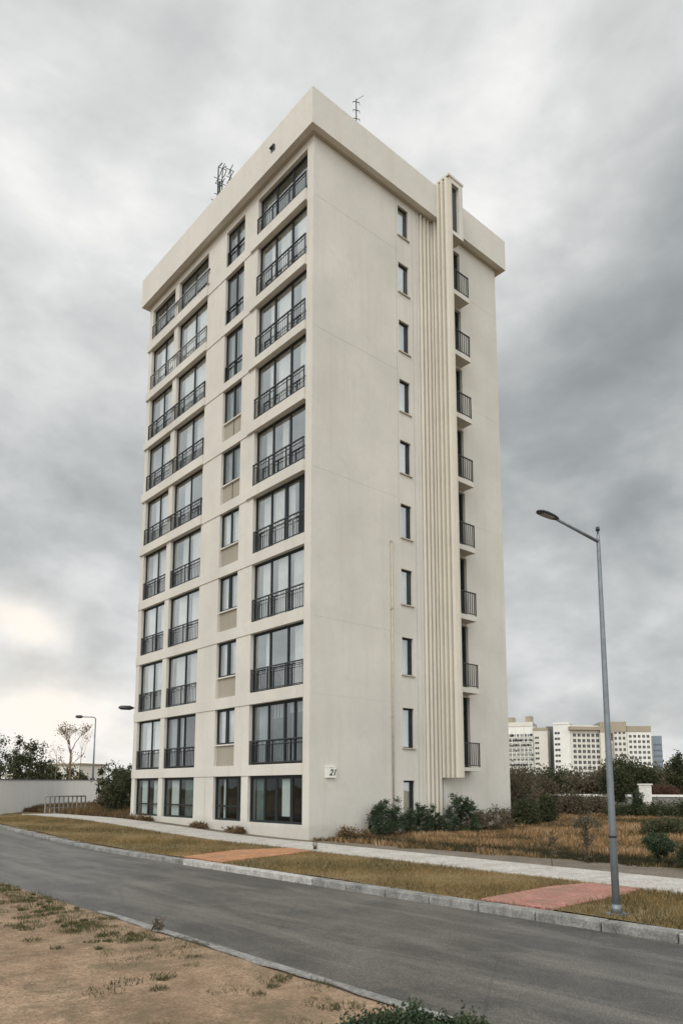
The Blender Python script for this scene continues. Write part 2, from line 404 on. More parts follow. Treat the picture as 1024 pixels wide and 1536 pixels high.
# ------------------------------------------------------------------ the tower
BX,BY=12.73,15.25
tower=empty('apartment_tower',(0,0,0))
tag(tower,'tall cream ten storey apartment tower with dark railed windows beside the road','apartment building')
S=[.55,2.92,6.0,9.1,12.2,15.3,18.45,21.5,24.55,27.69]
FB=[2.47,5.5,8.6,11.72,14.83,17.95,21.1,24.1,27.15,29.66]
CB,CT=30.05,31.80
def heightfield(mb,us,zs,depth,place,hole=-.42):
    nu,nz=len(us)-1,len(zs)-1
    d=[[depth((us[i]+us[i+1])/2,(zs[j]+zs[j+1])/2) for j in range(nz)] for i in range(nu)]
    g=lambda i,j: hole if d[i][j] is None else d[i][j]
    for i in range(nu):
        for j in range(nz):
            a=g(i,j)
            if d[i][j] is not None:
                mb.face([place(us[i],zs[j],a),place(us[i+1],zs[j],a),place(us[i+1],zs[j+1],a),place(us[i],zs[j+1],a)])
            if i+1<nu and g(i+1,j)!=a:
                b=g(i+1,j); u=us[i+1]; mb.face([place(u,zs[j],a),place(u,zs[j],b),place(u,zs[j+1],b),place(u,zs[j+1],a)])
            if j+1<nz and g(i,j+1)!=a:
                b=g(i,j+1); z=zs[j+1]; mb.face([place(us[i],z,a),place(us[i],z,b),place(us[i+1],z,b),place(us[i+1],z,a)])
PL=lambda u,z,d:(-d,u,z)
PR=lambda u,z,d:(u,-d,z)
DU=(.42,4.14); CU=(5.27,6.91); C0=(4.66,6.91); BU=(8.65,11.75); AU=(12.2,14.86)
LIP=.11
def dl(u,z):
    for k in range(10):
        if S[k]<z<FB[k]:
            for q in (DU,CU if k else C0,BU,AU):
                if q[0]<u<q[1]: return None
            if k==0 and 7.6<u<7.63: return -.015
            return 0
    for k in range(9):
        if FB[k]<z<S[k+1]:
            if u<.42: return 0
            if k>=4 and (u<4.62 or u>8.55): return LIP
            if z>S[k+1]-.03: return .02
            return .035
    return 0
us=sorted({0,.42,4.14,4.62,4.66,5.27,6.91,7.6,7.63,8.55,8.65,11.75,12.2,14.86,BY})
zs=sorted({-.4,CB}|set(S)|set(FB)|{s-.03 for s in S[1:]})
wall=MB(); heightfield(wall,us,zs,dl,PL)
WT=[29.67,26.69,23.71,20.74,17.75,14.70,11.66,8.55,5.42,2.29][::-1]
WB=[28.09,25.14,22.14,19.14,16.15,13.10,10.04,6.88,3.69,.41][::-1]
SL=[26.56,23.32,20.05,16.76,13.42,10.05,6.59,2.91][::-1]
DT=[SL[i+1]-.36 for i in range(7)]+[29.45]
WU=(5.16,5.86); DU2=(7.95,9.72)
JN=[5.6,8.7,14.9,21.1,27.2]
def dr(u,z):
    if WU[0]<u<WU[1]:
        for a,b in zip(WB,WT):
            if a<z<b: return None
    if DU2[0]<u<DU2[1]:
        for a,b in zip(SL,DT):
            if a<z<b: return None
    if 5.02<u<5.05 and z>12.9: return -.02
    if 6.12<u<6.16 or 6.42<u<6.46: return -.03
    if 6.16<u<6.42: return -.012
    if 6.60<u<7.74: return -.16
    for j in JN:
        if j<z<j+.02 and (u<5.02 or u>9.9): return -.004
    return 0
us=sorted({0,5.02,5.05,WU[0],WU[1],6.12,6.16,6.42,6.46,6.60,7.74,DU2[0],DU2[1],9.9,BX})
zs=sorted({-.4,CB,12.9}|set(WT)|set(WB)|set(SL)|set(DT)|set(JN)|{j+.02 for j in JN})
heightfield(wall,us,zs,dr,PR,-.30)
wall.face([(BX,0,-.4),(BX,BY,-.4),(BX,BY,CB),(BX,0,CB)]); wall.face([(0,BY,-.4),(BX,BY,-.4),(BX,BY,CB),(0,BY,CB)])
wall.build('wall',M['plaster'],tower)
# cornice with parapet: outer faces, soffit, top and inner face
OV=.42
c=MB(); th=.28
a0,a1,b0,b1=-OV,BX+OV,-OV,BY+OV-.1
c.box((a0,b0,CB),(a0+th,b1,CT)); c.box((a1-th,b0,CB),(a1,b1,CT)); c.box((a0+th,b0,CB),(a1-th,b0+th,CT)); c.box((a0+th,b1-th,CB),(a1-th,b1,CT))
o=c.build('cornice',M['trim'],tower)
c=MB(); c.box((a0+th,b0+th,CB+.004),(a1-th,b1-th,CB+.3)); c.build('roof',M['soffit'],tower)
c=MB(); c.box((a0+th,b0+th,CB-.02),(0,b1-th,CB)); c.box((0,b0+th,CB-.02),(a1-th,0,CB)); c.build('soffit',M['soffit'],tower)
# rooms behind the windows
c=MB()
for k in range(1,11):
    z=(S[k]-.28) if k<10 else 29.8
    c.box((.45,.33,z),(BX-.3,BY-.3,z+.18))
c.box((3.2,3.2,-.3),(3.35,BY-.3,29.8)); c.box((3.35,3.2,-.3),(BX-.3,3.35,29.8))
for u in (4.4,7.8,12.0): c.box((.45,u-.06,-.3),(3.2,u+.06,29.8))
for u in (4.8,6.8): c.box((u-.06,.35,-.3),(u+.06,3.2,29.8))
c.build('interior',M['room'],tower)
# windows
FR=.075
def window(P,u0,u1,z0,z1,mull,trans=None,d=-.36,glass='glass',curt=None,fr=FR,drape=None,sill=False,bars=None,k_var=True):
    b=MB()
    def bx(ua,ub,za,zb,da,db): b.box(P(ua,za,da),P(ub,zb,db))
    T=d+.07
    bx(u0,u0+fr,z0,z1,d,T); bx(u1-fr,u1,z0,z1,d,T); bx(u0+fr,u1-fr,z0,z0+fr,d,T); bx(u0+fr,u1-fr,z1-fr,z1,d,T)
    us=[u0+fr]
    for m_,wd in mull:
        c_=u0+(u1-u0)*m_; bx(c_-wd/2,c_+wd/2,z0+fr,z1-fr,d+.004,T-.004); us+= [c_-wd/2,c_+wd/2]
    us.append(u1-fr)
    if trans:
        for q in range(0,len(us),2): bx(us[q],us[q+1],z0+trans-.035,z0+trans+.035,d+.008,T-.008)
    # inner sash edges
    for q in range(0,len(us),2):
        a,e=us[q],us[q+1]
        if e-a>.2:
            bx(a,a+.03,z0+fr,z1-fr,d+.002,d+.05); bx(e-.03,e,z0+fr,z1-fr,d+.002,d+.05)
            bx(a+.03,e-.03,z1-fr-.035,z1-fr,d+.002,d+.05)
    o=b.build('window',M['frame'],tower)
    p=MB(); dd=d+.03
    for q in range(0,len(us),2):
        t=random.uniform(-.004,.004)
        p.face([P(us[q],z0+fr,dd-t),P(us[q+1],z0+fr,dd+t),P(us[q+1],z1-fr,dd+t+.003),P(us[q],z1-fr,dd-t+.003)])
    p.build('pane',M[glass],o)
    def cloth(a,e,zb,zt,mat,nm):
        q=MB(); nseg=max(6,int((e-a)/.045)); ph=random.random()*6
        prev=None
        for i in range(nseg+1):
            u=a+(e-a)*i/nseg; w_=.022*math.sin(u*31+ph)+.012*math.sin(u*67+ph*2)
            cur=(P(u,zb,d-.10+w_),P(u,zt,d-.10+w_))
            if prev: q.face([prev[0],cur[0],cur[1],prev[1]],True)
            prev=cur
        q.build(nm,M[mat],o)
    if curt and k_var:
        curt=[(min(a_+.02+random.uniform(-.03,.05),e_-.08),e_-random.choice((0,0,.02,.05,.10)),zb_+random.choice((0,0,0,0,.03))) for a_,e_,zb_ in curt if random.random()>.07]
    if curt:
        for a,e,zb in curt:
            cloth(u0+fr+(u1-u0-2*fr)*a,u0+fr+(u1-u0-2*fr)*e,z0+.05+(z1-z0)*zb,z1-fr+.02,'curtain','curtain')
    if drape:
        for a,e,zb in drape: cloth(u0+(u1-u0)*a,u0+(u1-u0)*e,z0+.05,z1-fr,'drape','drape')
    return o
def railing(P,u0,u1,z,h,d,posts,mat='iron',sp=.14,second=.16,mesh=None,pk=.0075,ret=False):
    b=MB()
    def bx(ua,ub,za,zb,da,db): b.box(P(ua,za,da),P(ub,zb,db))
    bx(u0,u1,z+h-.045,z+h,d-.03,d+.03)
    bx(u0,u1,z+.05,z+.085,d-.015,d+.015)
    if second: bx(u0,u1,z+h-second-.025,z+h-second,d-.013,d+.013)
    for q in posts: bx(q-.022,q+.022,z,z+h-.045,d-.022,d+.022)
    top=z+h-.045
    nn=int((u1-u0)/sp)
    for i in range(1,nn):
        u=u0+(u1-u0)*i/nn
        if min(abs(u-q) for q in posts)<.04: continue
        bx(u-pk,u+pk,z+.085,top if i%3 else top-second if second else top,d-pk,d+pk)
    if ret:
        e=u0; dd=d-.45
        bx(e-.02,e+.02,z+h-.045,z+h,dd,d-.03)
    return b.build('balcony_railing',M[mat],tower)
for k in range(10):
    z0,z1=S[k],FB[k]
    # D, the wide three-light windows by the corner
    m3=[(1/3,.09),(2/3,.09)]
    u0,u1=DU
    if k==0:
        window(PL,u0,u1,z0,z1,[(.23,.16),(.5,.13),(.72,.10)],None,-.20,'glassdark',[(.29,.45,.12)],.10,drape=[(.78,.93,0)])
    elif k==1:
        window(PL,u0,u1,z0,z1,[(.2,.1),(.38,.12),(.68,.09)],None,-.24,'glassmid',[(.70,.99,0),(.36,.66,.72),(.02,.33,.78)],.09,drape=[(.40,.64,0),(.06,.3,0)])
    elif k==9:
        window(PL,u0,u1,z0,z1,m3,None,-.24,'glassmid',[(.05,.9,-.0)] if False else [(.72,.95,0)],.08,drape=[(.04,.3,0)])
    elif k==4:
        window(PL,u0,u1,z0,z1,[(.11,.36),(.40,.18),(.68,.08)],None,-.24,'glass',[(.24,.93,0)],.09)
    else:
        window(PL,u0,u1,z0,z1,m3,None,-.24,'glass',[(.015,.30,0),(.36,.64,0),(.70,.93,0)],.08)
    if k: railing(PL,u0+.02,u1-.02,z0+.02,(1.0 if k<9 else .85),-.05 if k<5 else LIP-.06,[u0+.05,u0+(u1-u0)/3,u0+(u1-u0)*2/3,u1-.05],second=.17)
    # C, the narrow windows
    u0,u1=CU if k else C0
    if k==0: window(PL,u0,u1,z0,z1,[(.17,.2),(.60,.09)],.62,-.20,'glassdark',[(.66,.95,0)],.09)
    elif k<=6:
        hp=.98
        window(PL,u0,u1,z0+hp,z1,[(.5,.10 if k>3 else .2)],None,-.20,'glassmid' if k>4 else 'glass',[(.04,.47,0),(.53,.93,0)],.075)
        b=MB(); b.box(PL(u0,z0,-.30),PL(u1,z0+hp-.06,-.15)); 
        o=b.build('spandrel_panel',M['panel'],tower)
        b=MB(); b.box(PL(u0,z0+hp-.06,-.30),PL(u1,z0+hp,-.06)); b.build('window_sill',M['trim'],tower)
        if k in(5,6):
            b=MB(); b.box(PL((u0+u1)/2-.015,z0,-.149),PL((u0+u1)/2+.015,z0+hp-.06,-.135)); b.build('panel_joint',M['frame'],tower)
    else:
        window(PL,u0,u1,z0,z1,[(.5,.10)],.95,-.20,'glassmid',[(.04,.47,0),(.53,.93,.1)],.075)
        railing(PL,u0+.02,u1-.02,z0+.02,.85,-.08,[u0+.04,u1-.04],sp=.33 if k>7 else .25,second=None)
    # B
    u0,u1=BU
    if k==0: window(PL,u0,u1,z0,z1,[(.5,.10)],.60,-.20,'glassdark',[(.56,.95,0)],.09,drape=[(.05,.4,0)])
    elif k==1: window(PL,u0,u1,z0,z1,[(.42,.09),(.62,.2)],None,-.22,'glassmid',[(.45,.6,0),(.68,.95,0)],.08)
    elif k==9: window(PL,u0,u1,z0,z1,[(.5,.09)],None,-.22,'glassmid',None,.08,drape=[(.6,.95,0)])
    else: window(PL,u0,u1,z0,z1,[(.45,.08)],None,-.22,'glass',[(.02,.43,0),(.49,.86,0)],.075)
    # A
    u0,u1=AU
    if k==0: window(PL,u0,u1,z0,z1,[(.5,.12)],.60,-.20,'glassdark',[(.1,.45,0),(.56,.9,0)],.09)
    elif k==9: window(PL,u0,u1,z0,z1,[(.5,.08)],None,-.22,'glassmid',None,.075,drape=[(.1,.4,0)])
    else: window(PL,u0,u1,z0,z1,[(.45,.08)],None,-.22,'glass',[(.03,.43,0),(.5,.86,0)],.07)
    if 1<=k<=4:
        railing(PL,BU[0]+.02,BU[1]-.02,z0+.02,.98,-.06,[BU[0]+.05,10.25,BU[1]-.05])
        railing(PL,AU[0]+.02,AU[1]-.02,z0+.02,.98,-.06,[AU[0]+.05,13.5,AU[1]-.05])
    elif k>=5:
        railing(PL,8.60 if k<9 else 8.45,14.84,z0+.02,.92,LIP-.07,[8.64,9.7,10.7,11.7,12.7,13.8,14.8],sp=.125 if k<8 else .22,second=.18,mat='iron' if k<8 else 'palerail',ret=k==9)
# east windows
for k,(a,b_) in enumerate(zip(WB,WT)):
    window(PR,WU[0],WU[1],a,b_,[(.78,.05)],None,-.17,'glass',[(.02,.98,.0)],.045)
    b=MB(); b.box(PR(WU[0]-.05,a-.05,-.14),PR(WU[1]+.07,a,.07)); b.build('window_sill',M['pipe'],tower)
XR=9.66
for k,z in enumerate(SL):
    window(PR,DU2[0],DU2[1],z,DT[k],[(.5,.09)],None,-.22,'glassdark',None,.09,drape=[(.55,.95,0)] if k%2 else [(.1,.45,0)])
    b=MB(); b.box((7.885,-.62,z-(.24 if k else .16)),(XR,0,z))
    b.build('balcony_slab',M['trim'],tower)
    P2=PR
    r=railing(PR,7.89,XR-.02,z+.02,1.12,.59,[7.93,XR-.05],second=None,sp=.14,pk=.015)
# fluted shaft
XS=7.72
def flute(b,p0,p1,outdir,n_,r,z0,z1,amp=1.):
    p0=Vector(p0);p1=Vector(p1);o=Vector(outdir)
    wd=(p1-p0)/n_
    for i in range(n_):
        seg=10; prev=None
        for j in range(seg+1):
            t=j/seg; a=math.pi*t
            q=p0+wd*(i+.13+.74*(.5-.5*math.cos(a)))+o*(r*math.sin(a))
            cur=((q.x,q.y,z0),(q.x,q.y,z1))
            if prev: b.face([prev[0],cur[0],cur[1],prev[1]],True)
            prev=cur
b=MB()
flute(b,(6.62,.155,0),(7.70,.155,0),(0,-1,0),4,.22,-.3,CB-.03)
b.build('fluted_pilaster',M['flute'],tower)
b=MB()
b.box((XS,-1.1,2.43),(XS+.16,-.0,32.0))
flute(b,(XS,-1.06,0),(XS,-.02,0),(-1,0,0),4,.19,2.43,31.95)
b.build('fluted_fin',M['flute'],tower)
b=MB() # stair head at the top of the fin
b.box((XS+.16,-1.1,28.95),(8.70,0,29.15)); b.box((8.42,-1.1,29.15),(8.70,0,31.74)); b.box((XS+.16,-1.1,31.74),(8.70,0,32.0)); b.box((XS-.12,-1.14,32.0),(8.74,.5,32.12))
b.build('shaft_head',M['trim'],tower)
b=MB(); b.box((XS+.16,-.92,29.15),(8.42,-.88,31.74)); b.build('slit_shade',M['fardark'],tower)  # dark sheet standing in for the shade inside the open slit
# downpipe
b=MB(); b.tube([(4.5,-.05,.0),(4.5,-.05,12.75)],.035,10); b.box((4.44,-.10,9.68),(4.56,0,9.76)); b.box((4.45,-.09,12.7),(4.55,0,12.78)); b.box((4.45,-.09,5.0),(4.55,0,5.05))
b.build('downpipe',M['pipe'],tower)
# vent in the parapet
b=MB(); y0,z0=2.28,30.72
b.box((-OV-.10,y0,z0+.22),(-OV,y0+.34,z0+.26)); b.box((-OV-.02,y0+.03,z0+.02),(-OV,y0+.31,z0+.22)); b.box((-OV-.09,y0,z0),(-OV,y0+.03,z0+.22))
b.build('overflow_spout',M['fardark'],tower)

# house number sign
sg=empty('house_number',(.79,-.0,2.36)); tag(sg,'small white house number box fixed to the tower wall near its corner','sign')
b=MB(); b.box((0,-.09,0),(.50,0,.40)); b.box((-.02,-.10,.40),(.52,0,.425)); b.build('sign_box',M['white'],sg)
tcu=bpy.data.curves.new('number','FONT'); tcu.body='21'; tcu.size=.34; tcu.extrude=.004; tcu.shear=.35; tcu.offset=.006
to=bpy.data.objects.new('number',tcu); col.objects.link(to)
dg=bpy.context.evaluated_depsgraph_get(); me=bpy.data.meshes.new_from_object(to.evaluated_get(dg)); bpy.data.objects.remove(to)
me.materials.append(M['ink']); to=bpy.data.objects.new('number',me); col.objects.link(to); to.parent=sg; to.location=(.13,-.096,.09); to.rotation_euler=(R(90),0,0)

# ------------------------------------------------------------------ roof antennas
a=empty('rod_antenna',(3.04,.6,30.3)); tag(a,'single thin antenna mast with short crossbars above the roof corner','antenna')
b=MB(); b.tube([(0,0,0),(0,0,4.1)],.026,6); b.build('mast',M['lampdark'],a)
b=MB()
for i,z in enumerate((2.6,3.05,3.5,3.95)):
    b.tube([(-.13,.06,z),(.14,-.06,z+.02)],.018,5); b.tube([(-.06,-.1,z+.03),(.06,.1,z)],.015,5)
    b.tube([(.14,-.06,z+.02),(.16,-.07,z-.1)],.014,5); b.tube([(-.13,.06,z),(-.15,.07,z-.08)],.014,5)
b.tube([(0,0,4.05),(.32,-.15,4.4)],.010,5)
b.build('crossbar',M['lampdark'],a)
a=empty('antenna_cluster',(.4,8.3,30.3)); tag(a,'tangled cluster of several antenna rods above the long facade parapet','antenna')
b=MB()
b.tube([(0,.32,0),(0,.32,4.6),(.1,.1,4.75)],.035,6); b.tube([(.0,-.1,0),(0,-.1,4.2)],.03,6); b.tube([(0,-.85,0),(0,-.9,3.6)],.026,6); b.tube([(0,.14,0),(0,.14,3.6)],.05,6)
b.tube([(0,-1.3,1.2),(0,-1.35,2.9)],.03,6)
b.build('mast',M['lampdark'],a)
b=MB()
for y_,z_,l in ((.32,3.9,.35),(.32,2.95,.3),(-.1,4.2,.3),(-.1,3.3,.35),(-.9,3.55,.3),(-.9,3.1,.35),(.14,3.4,.3),(.32,2.5,.55),(-.9,2.7,.3)):
    b.tube([(-.05,y_-l,z_+.06),(.05,y_+l,z_-.02)],.02,5); b.tube([(-l*.7,y_,z_-.04),(l*.7,y_,z_+.05)],.018,5)
b.tube([(0,-.1,4.2),(0,-.45,4.1),(0,-.5,3.8),(0,-.3,3.62),(0,-.1,3.65)],.022,6)
b.tube([(0,.9,2.6),(0,-.5,2.5)],.03,6); b.tube([(0,.5,2.2),(0,-1.2,2.9)],.02,6)
b.build('aerial',M['lampdark'],a)
b=MB(); b.tube([(0,.32,2.6),(-.1,.9,2.7),(-.3,1.35,2.2),(-.45,1.45,1.75),(-.6,1.4,1.5)],.018,6); b.box((-.68,1.35,1.36),(-.56,1.47,1.55)); b.build('cable',M['lampdark'],a)

# ------------------------------------------------------------------ street lamps
def lamp_big():
    L=empty('street_lamp',(-6.6,-15.8,gz(-6.6,-15.8)))
    tag(L,'nearest grey steel street lamp standing on the grass beside the red path','street lamp','street lamps along the road')
    b=MB(); b.tube([(0,0,-.2),(0,0,1.6),(0,0,6.0),(0,0,6.1)],[.060,.054,.030,.026],16); b.build('pole',M['galv'],L)
    b=MB(); b.box((-.15,-.15,-.05),(.15,.15,.03)); b.tube([(0,0,.03),(0,0,.16)],[.085,.066],12); b.build('base_plate',M['galv'],L)
    b=MB(); b.tube([(0,0,1.17),(0,0,1.2)],.062,16); b.build('strap',M['ink'],L)
    b=MB(); b.tube([(0,0,6.1),(0,0,6.16)],.016,8); b.tube([(0,0,6.16),(0,0,6.22)],[.035,.03],10); b.build('pole_cap',M['lampdark'],L)
    hp=Vector((-1.40,.33,.27)); ha=Vector((-1.03,.12*1.1,.17))
    b=MB(); b.tube([(0,0,5.97),tuple(Vector((0,0,5.97))+ha)],[.028,.024],10); b.build('arm',M['galv'],L)
    # lantern: a flat teardrop shell
    d=Vector((-.975,.16,.10)).normalized(); s=Vector((0,0,1)).cross(d).normalized(); u=d.cross(s)
    c0=Vector((0,0,5.97))+ha-d*.05
    b=MB(); prof=[(0,.025,.02),(.05,.055,.035),(.13,.075,.045),(.28,.085,.048),(.40,.075,.038),(.45,.045,.025),(.47,.015,.01)]
    n0=len(b.v); seg=16
    for t,wd,h in prof:
        for j in range(seg):
            an=2*math.pi*j/seg; hh=h*(math.sin(an) if math.sin(an)>0 else .35*math.sin(an))
            b.v.append(tuple(c0+d*t+s*wd*math.cos(an)+u*hh))
    for i in range(len(prof)-1):
        for j in range(seg):
            A=n0+i*seg+j;B=n0+i*seg+(j+1)%seg; b.f.append((A,B,B+seg,A+seg)); b.sm.append(True)
    b.f.append(tuple(n0+j for j in range(seg))); b.f.append(tuple(n0+(len(prof)-1)*seg+j for j in range(seg))); b.sm+=[False,False]
    b.build('lantern',M['lampdark'],L)
    b=MB(); 
    pts=[c0+d*t+s*w_-u*.022 for t,w_ in ((.13,-.045),(.36,-.045),(.36,.045),(.13,.045))]
    pts2=[p_+u*.02 for p_ in pts]
    b.face(pts); [b.face([pts[i],pts[(i+1)%4],pts2[(i+1)%4],pts2[i]]) for i in range(4)]
    b.build('lens',M['lens'],L)
lamp_big()
def lamp_far(base,h,hd,rad,label,round_=True):
    L=empty('street_lamp',base); tag(L,label,'street lamp','street lamps along the road')
    hd=Vector(hd)
    b=MB(); b.tube([(0,0,-.2),(0,0,h*.5),(0,0,h-.5)],[rad,rad*.75,rad*.55],10); b.build('pole',M['galv'],L)
    u=hd.normalized()
    b=MB(); b.tube([(0,0,h-.5),(0,0,h-.2),tuple(u*.12+Vector((0,0,h-.05))),tuple(u*.4+Vector((0,0,h))),tuple(hd+Vector((0,0,h)))],rad*.5,8); b.build('arm',M['galv'],L)
    b=MB(); e=hd+Vector((0,0,h)); 
    b.tube([tuple(e-u*.05),tuple(e+u*.15),tuple(e+u*.65),tuple(e+u*.8)],[rad*.6,rad*1.5,rad*1.4,rad*.5],10); o=b.build('lantern',M['lampdark'],L)
dist=92; pb=at(139,1172,dist); pt=at(139,1076,dist); hd=at(119,1075,dist)-pt
lamp_far((pb[0],pb[1],gz(pb[0],pb[1])),pt[2]-gz(pb[0],pb[1]),(hd[0],hd[1],0),.13,'tall far street lamp standing behind the white wall on the left')
dist=44; pt=at(226,1063,dist); hd=at(199,1059,dist)-pt
lamp_far((pt[0],pt[1],gz(pt[0],pt[1])),pt[2]-gz(pt[0],pt[1]),(hd[0],hd[1],0),.09,'street lamp hidden by the tower with only its dark head showing at the left edge')

# ------------------------------------------------------------------ foliage
def setmesh(name,verts,faces4,tint,mat,parent=None,n=4):
    me=bpy.data.meshes.new(name)
    nv=len(verts); nf=nv//n
    me.vertices.add(nv); me.vertices.foreach_set('co',verts.astype(np.float32).ravel())
    me.loops.add(nv); me.loops.foreach_set('vertex_index',np.arange(nv,dtype=np.int32))
    me.polygons.add(nf); me.polygons.foreach_set('loop_start',np.arange(0,nv,n,dtype=np.int32)); 
    try: me.polygons.foreach_set('loop_total',np.full(nf,n,dtype=np.int32))
    except Exception: pass
    at_=me.attributes.new('tint','FLOAT','POINT'); at_.data.foreach_set('value',np.repeat(tint,n).astype(np.float32))
    me.materials.append(mat); me.update(); me.validate()
    o=bpy.data.objects.new(name,me); col.objects.link(o)
    if parent is not None: o.parent=parent
    return o
def leaves(pts,size,aspect=2.2,upb=.3):
    k=len(pts)
    a=rng.normal(size=(k,3)); a[:,2]+=upb; a/=np.linalg.norm(a,axis=1)[:,None]
    b=rng.normal(size=(k,3)); b-=a*(a*b).sum(1)[:,None]; b/=np.linalg.norm(b,axis=1)[:,None]
    s=size*rng.uniform(.6,1.3,k)[:,None]
    v=np.stack([pts-a*s*.5,pts+b*s*.5/aspect,pts+a*s*.5,pts-b*s*.5/aspect],1)
    return v.reshape(-1,3)
def crownpts(blobs,nleaf,ncl,spread):
    """blobs: (x,y,z,rx,ry,rz). Clusters spread through the blobs, leaves scattered about the clusters"""
    vol=np.array([b[3]*b[4]*b[5] for b in blobs]); vol=vol**.8; vol/=vol.sum()
    bi=rng.choice(len(blobs),ncl,p=vol); B=np.array(blobs)[bi]
    d=rng.normal(size=(ncl,3)); d/=np.linalg.norm(d,axis=1)[:,None]
    r=rng.uniform(.25,1,ncl)[:,None]**.55
    c=B[:,:3]+d*r*B[:,3:6]
    tn=rng.uniform(0,1,ncl)
    ci=rng.integers(0,ncl,nleaf)
    p=c[ci]+rng.normal(size=(nleaf,3))*spread*rng.uniform(.5,1.2,ncl)[ci][:,None]
    t=np.clip(.55*tn[ci]+.45*rng.uniform(0,1,nleaf),0,1)
    return p,t,c
def plant(name,label,cat,base,blobs,nleaf,ncl,spread,leaf,mat,group=None,trunk=None,nstem=8,bark='bark',aspect=2.2,names=('stem','foliage')):
    o=empty(name,base); tag(o,label,cat,group)
    p,t,c=crownpts(blobs,nleaf,ncl,spread)
    p[:,2]=np.maximum(p[:,2],.02)
    b=MB()
    if trunk:
        th,tr=trunk; tx,ty=random.uniform(-.15,.15),random.uniform(-.15,.15)
        b.tube([(0,0,-.2),(tx*.5,ty*.5,th*.5),(tx,ty,th)],[tr,tr*.8,tr*.6],8)
        st=Vector((tx,ty,th*.85)); r0=tr*.5
    else: st=Vector((0,0,-.05)); r0=max(.012,leaf*.25)
    for i in range(min(nstem,len(c))):
        e=Vector(c[i]); s_=st if trunk else Vector((random.uniform(-.1,.1),random.uniform(-.1,.1),-.05))
        mid=s_.lerp(e,.5)+Vector((random.uniform(-.1,.1),random.uniform(-.1,.1),random.uniform(0,.15)))*(e-s_).length
        b.tube([s_,mid,e],[r0,r0*.6,r0*.25],5,False)
    b.build(names[0],M[bark],o)
    setmesh(names[1],leaves(p,leaf,aspect),None,t,M[mat],o)
    return o
def ell(*a): return list(a)
# shrubs along the tower's side wall
def shrub(px,by,d,w_,h,label,nleaf=5000,leaf=.085,mat='oleander',cat='shrub',name='oleander_shrub',group='dark shrubs against the tower wall',ncl=60,spread=.085,nst=14,blobs=None,z=None):
    p=at(px,by,d); zb=gz(p[0],p[1]) if z is None else z
    if blobs is None:
        blobs=[(0,0,h*.45,w_*.42,w_*.42,h*.42),(w_*.2,-.1,h*.62,w_*.28,w_*.25,h*.33),(-w_*.22,.1,h*.6,w_*.25,w_*.25,h*.35),(0,0,h*.25,w_*.5,w_*.5,h*.25)]
    return plant(name,label,cat,(p[0],p[1],zb),blobs,nleaf,ncl,spread,leaf,M and mat,group,None,nst,names=('stem','foliage'))
def on_wall(px,y0=-.75):
    # point on the line y=y0 in front of the side wall seen at pixel column px
    r=ray(px,1240); t=(y0-CY)/r[1]; return math.hypot(r[0]*t,r[1]*t)
shrub(577,1250,on_wall(577,-.7),1.5,1.75,'broad dark oleander shrub at the foot of the wall, leftmost of the row',7000,ncl=90)
shrub(611,1250,on_wall(611,-.6),.9,1.25,'sparse silvery shrub in front of the ground floor slit window',2200,ncl=50)
shrub(637,1250,on_wall(637,-.7),.95,1.55,'narrow upright dark shrub in front of the fluted pilaster',4200)
shrub(664,1250,on_wall(664,-.8),1.0,1.0,'low dark shrub filling the gap under the overhanging fluted fin',2600)
shrub(694,1250,on_wall(694,-.9),1.6,1.8,'bushy dark shrub with flared top below the lowest balcony',7500,ncl=90)
shrub(735,1250,on_wall(738,-.8),2.4,1.05,'long low brownish shrub reaching the right end of the tower',5200,.08,'thicket',ncl=90)
shrub(530,1256,on_wall(528,-.6),1.6,.42,'low dry weeds at the wall near the house number corner',2200,.09,'dry',name='weed_clump',cat='weeds',ncl=40,nst=8)
shrub(772,1250,on_wall(772,-1.0)+1,2.2,.8,'low brown dry shrub just beyond the tower right corner',3000,.08,'thicket',ncl=70)

# bare saplings and bushes in the brown field
def at_g(px,py):
    r=ray(px,py); t=(0.1-CZ)/r[2]; return CAM+r*t
def onfield(name,label,cat,px,by,blobs,nleaf,ncl,spread,leaf,mat,trunk=None,group=None,nst=8,asp=2.2):
    p=at_g(px,by); return plant(name,label,cat,(p[0],p[1],gz(p[0],p[1])),blobs,nleaf,ncl,spread,leaf,mat,group,trunk,nst,aspect=asp)
onfield('round_bush','dense dark round bush in the brown field right of the nearest lamp','bush',990,1293,[(0,0,.52,.40,.38,.22),(-.2,.05,.60,.22,.24,.17),(.2,0,.6,.22,.24,.17),(0,0,.32,.16,.16,.16)],11000,150,.045,.045,'oleander',(.3,.03),nst=14)
onfield('young_tree','spindly leafy sapling standing alone in the brown field','sapling',881,1290,[(0,0,1.05,.42,.42,.13),(0,0,.7,.16,.16,.35),(0,0,.3,.1,.1,.25)],1300,40,.06,.07,'thicket',(1.0,.02))
onfield('young_tree','tiny dark sapling at the field edge nearer the tower','sapling',829,1296,[(0,0,.5,.08,.08,.4)],500,16,.04,.06,'thicket',(.7,.012))
onfield('evergreen_bush','dark green bush cut by the right edge of the view','bush',1036,1300,[(0,0,.4,.35,.35,.35)],3000,60,.06,.06,'oleander',(.2,.03))
onfield('low_bush','low dark shrub spreading among the brown grass at the right','bush',1000,1257,[(0,0,.3,1.2,1.0,.3)],4000,60,.12,.10,'tree',(.1,.03))

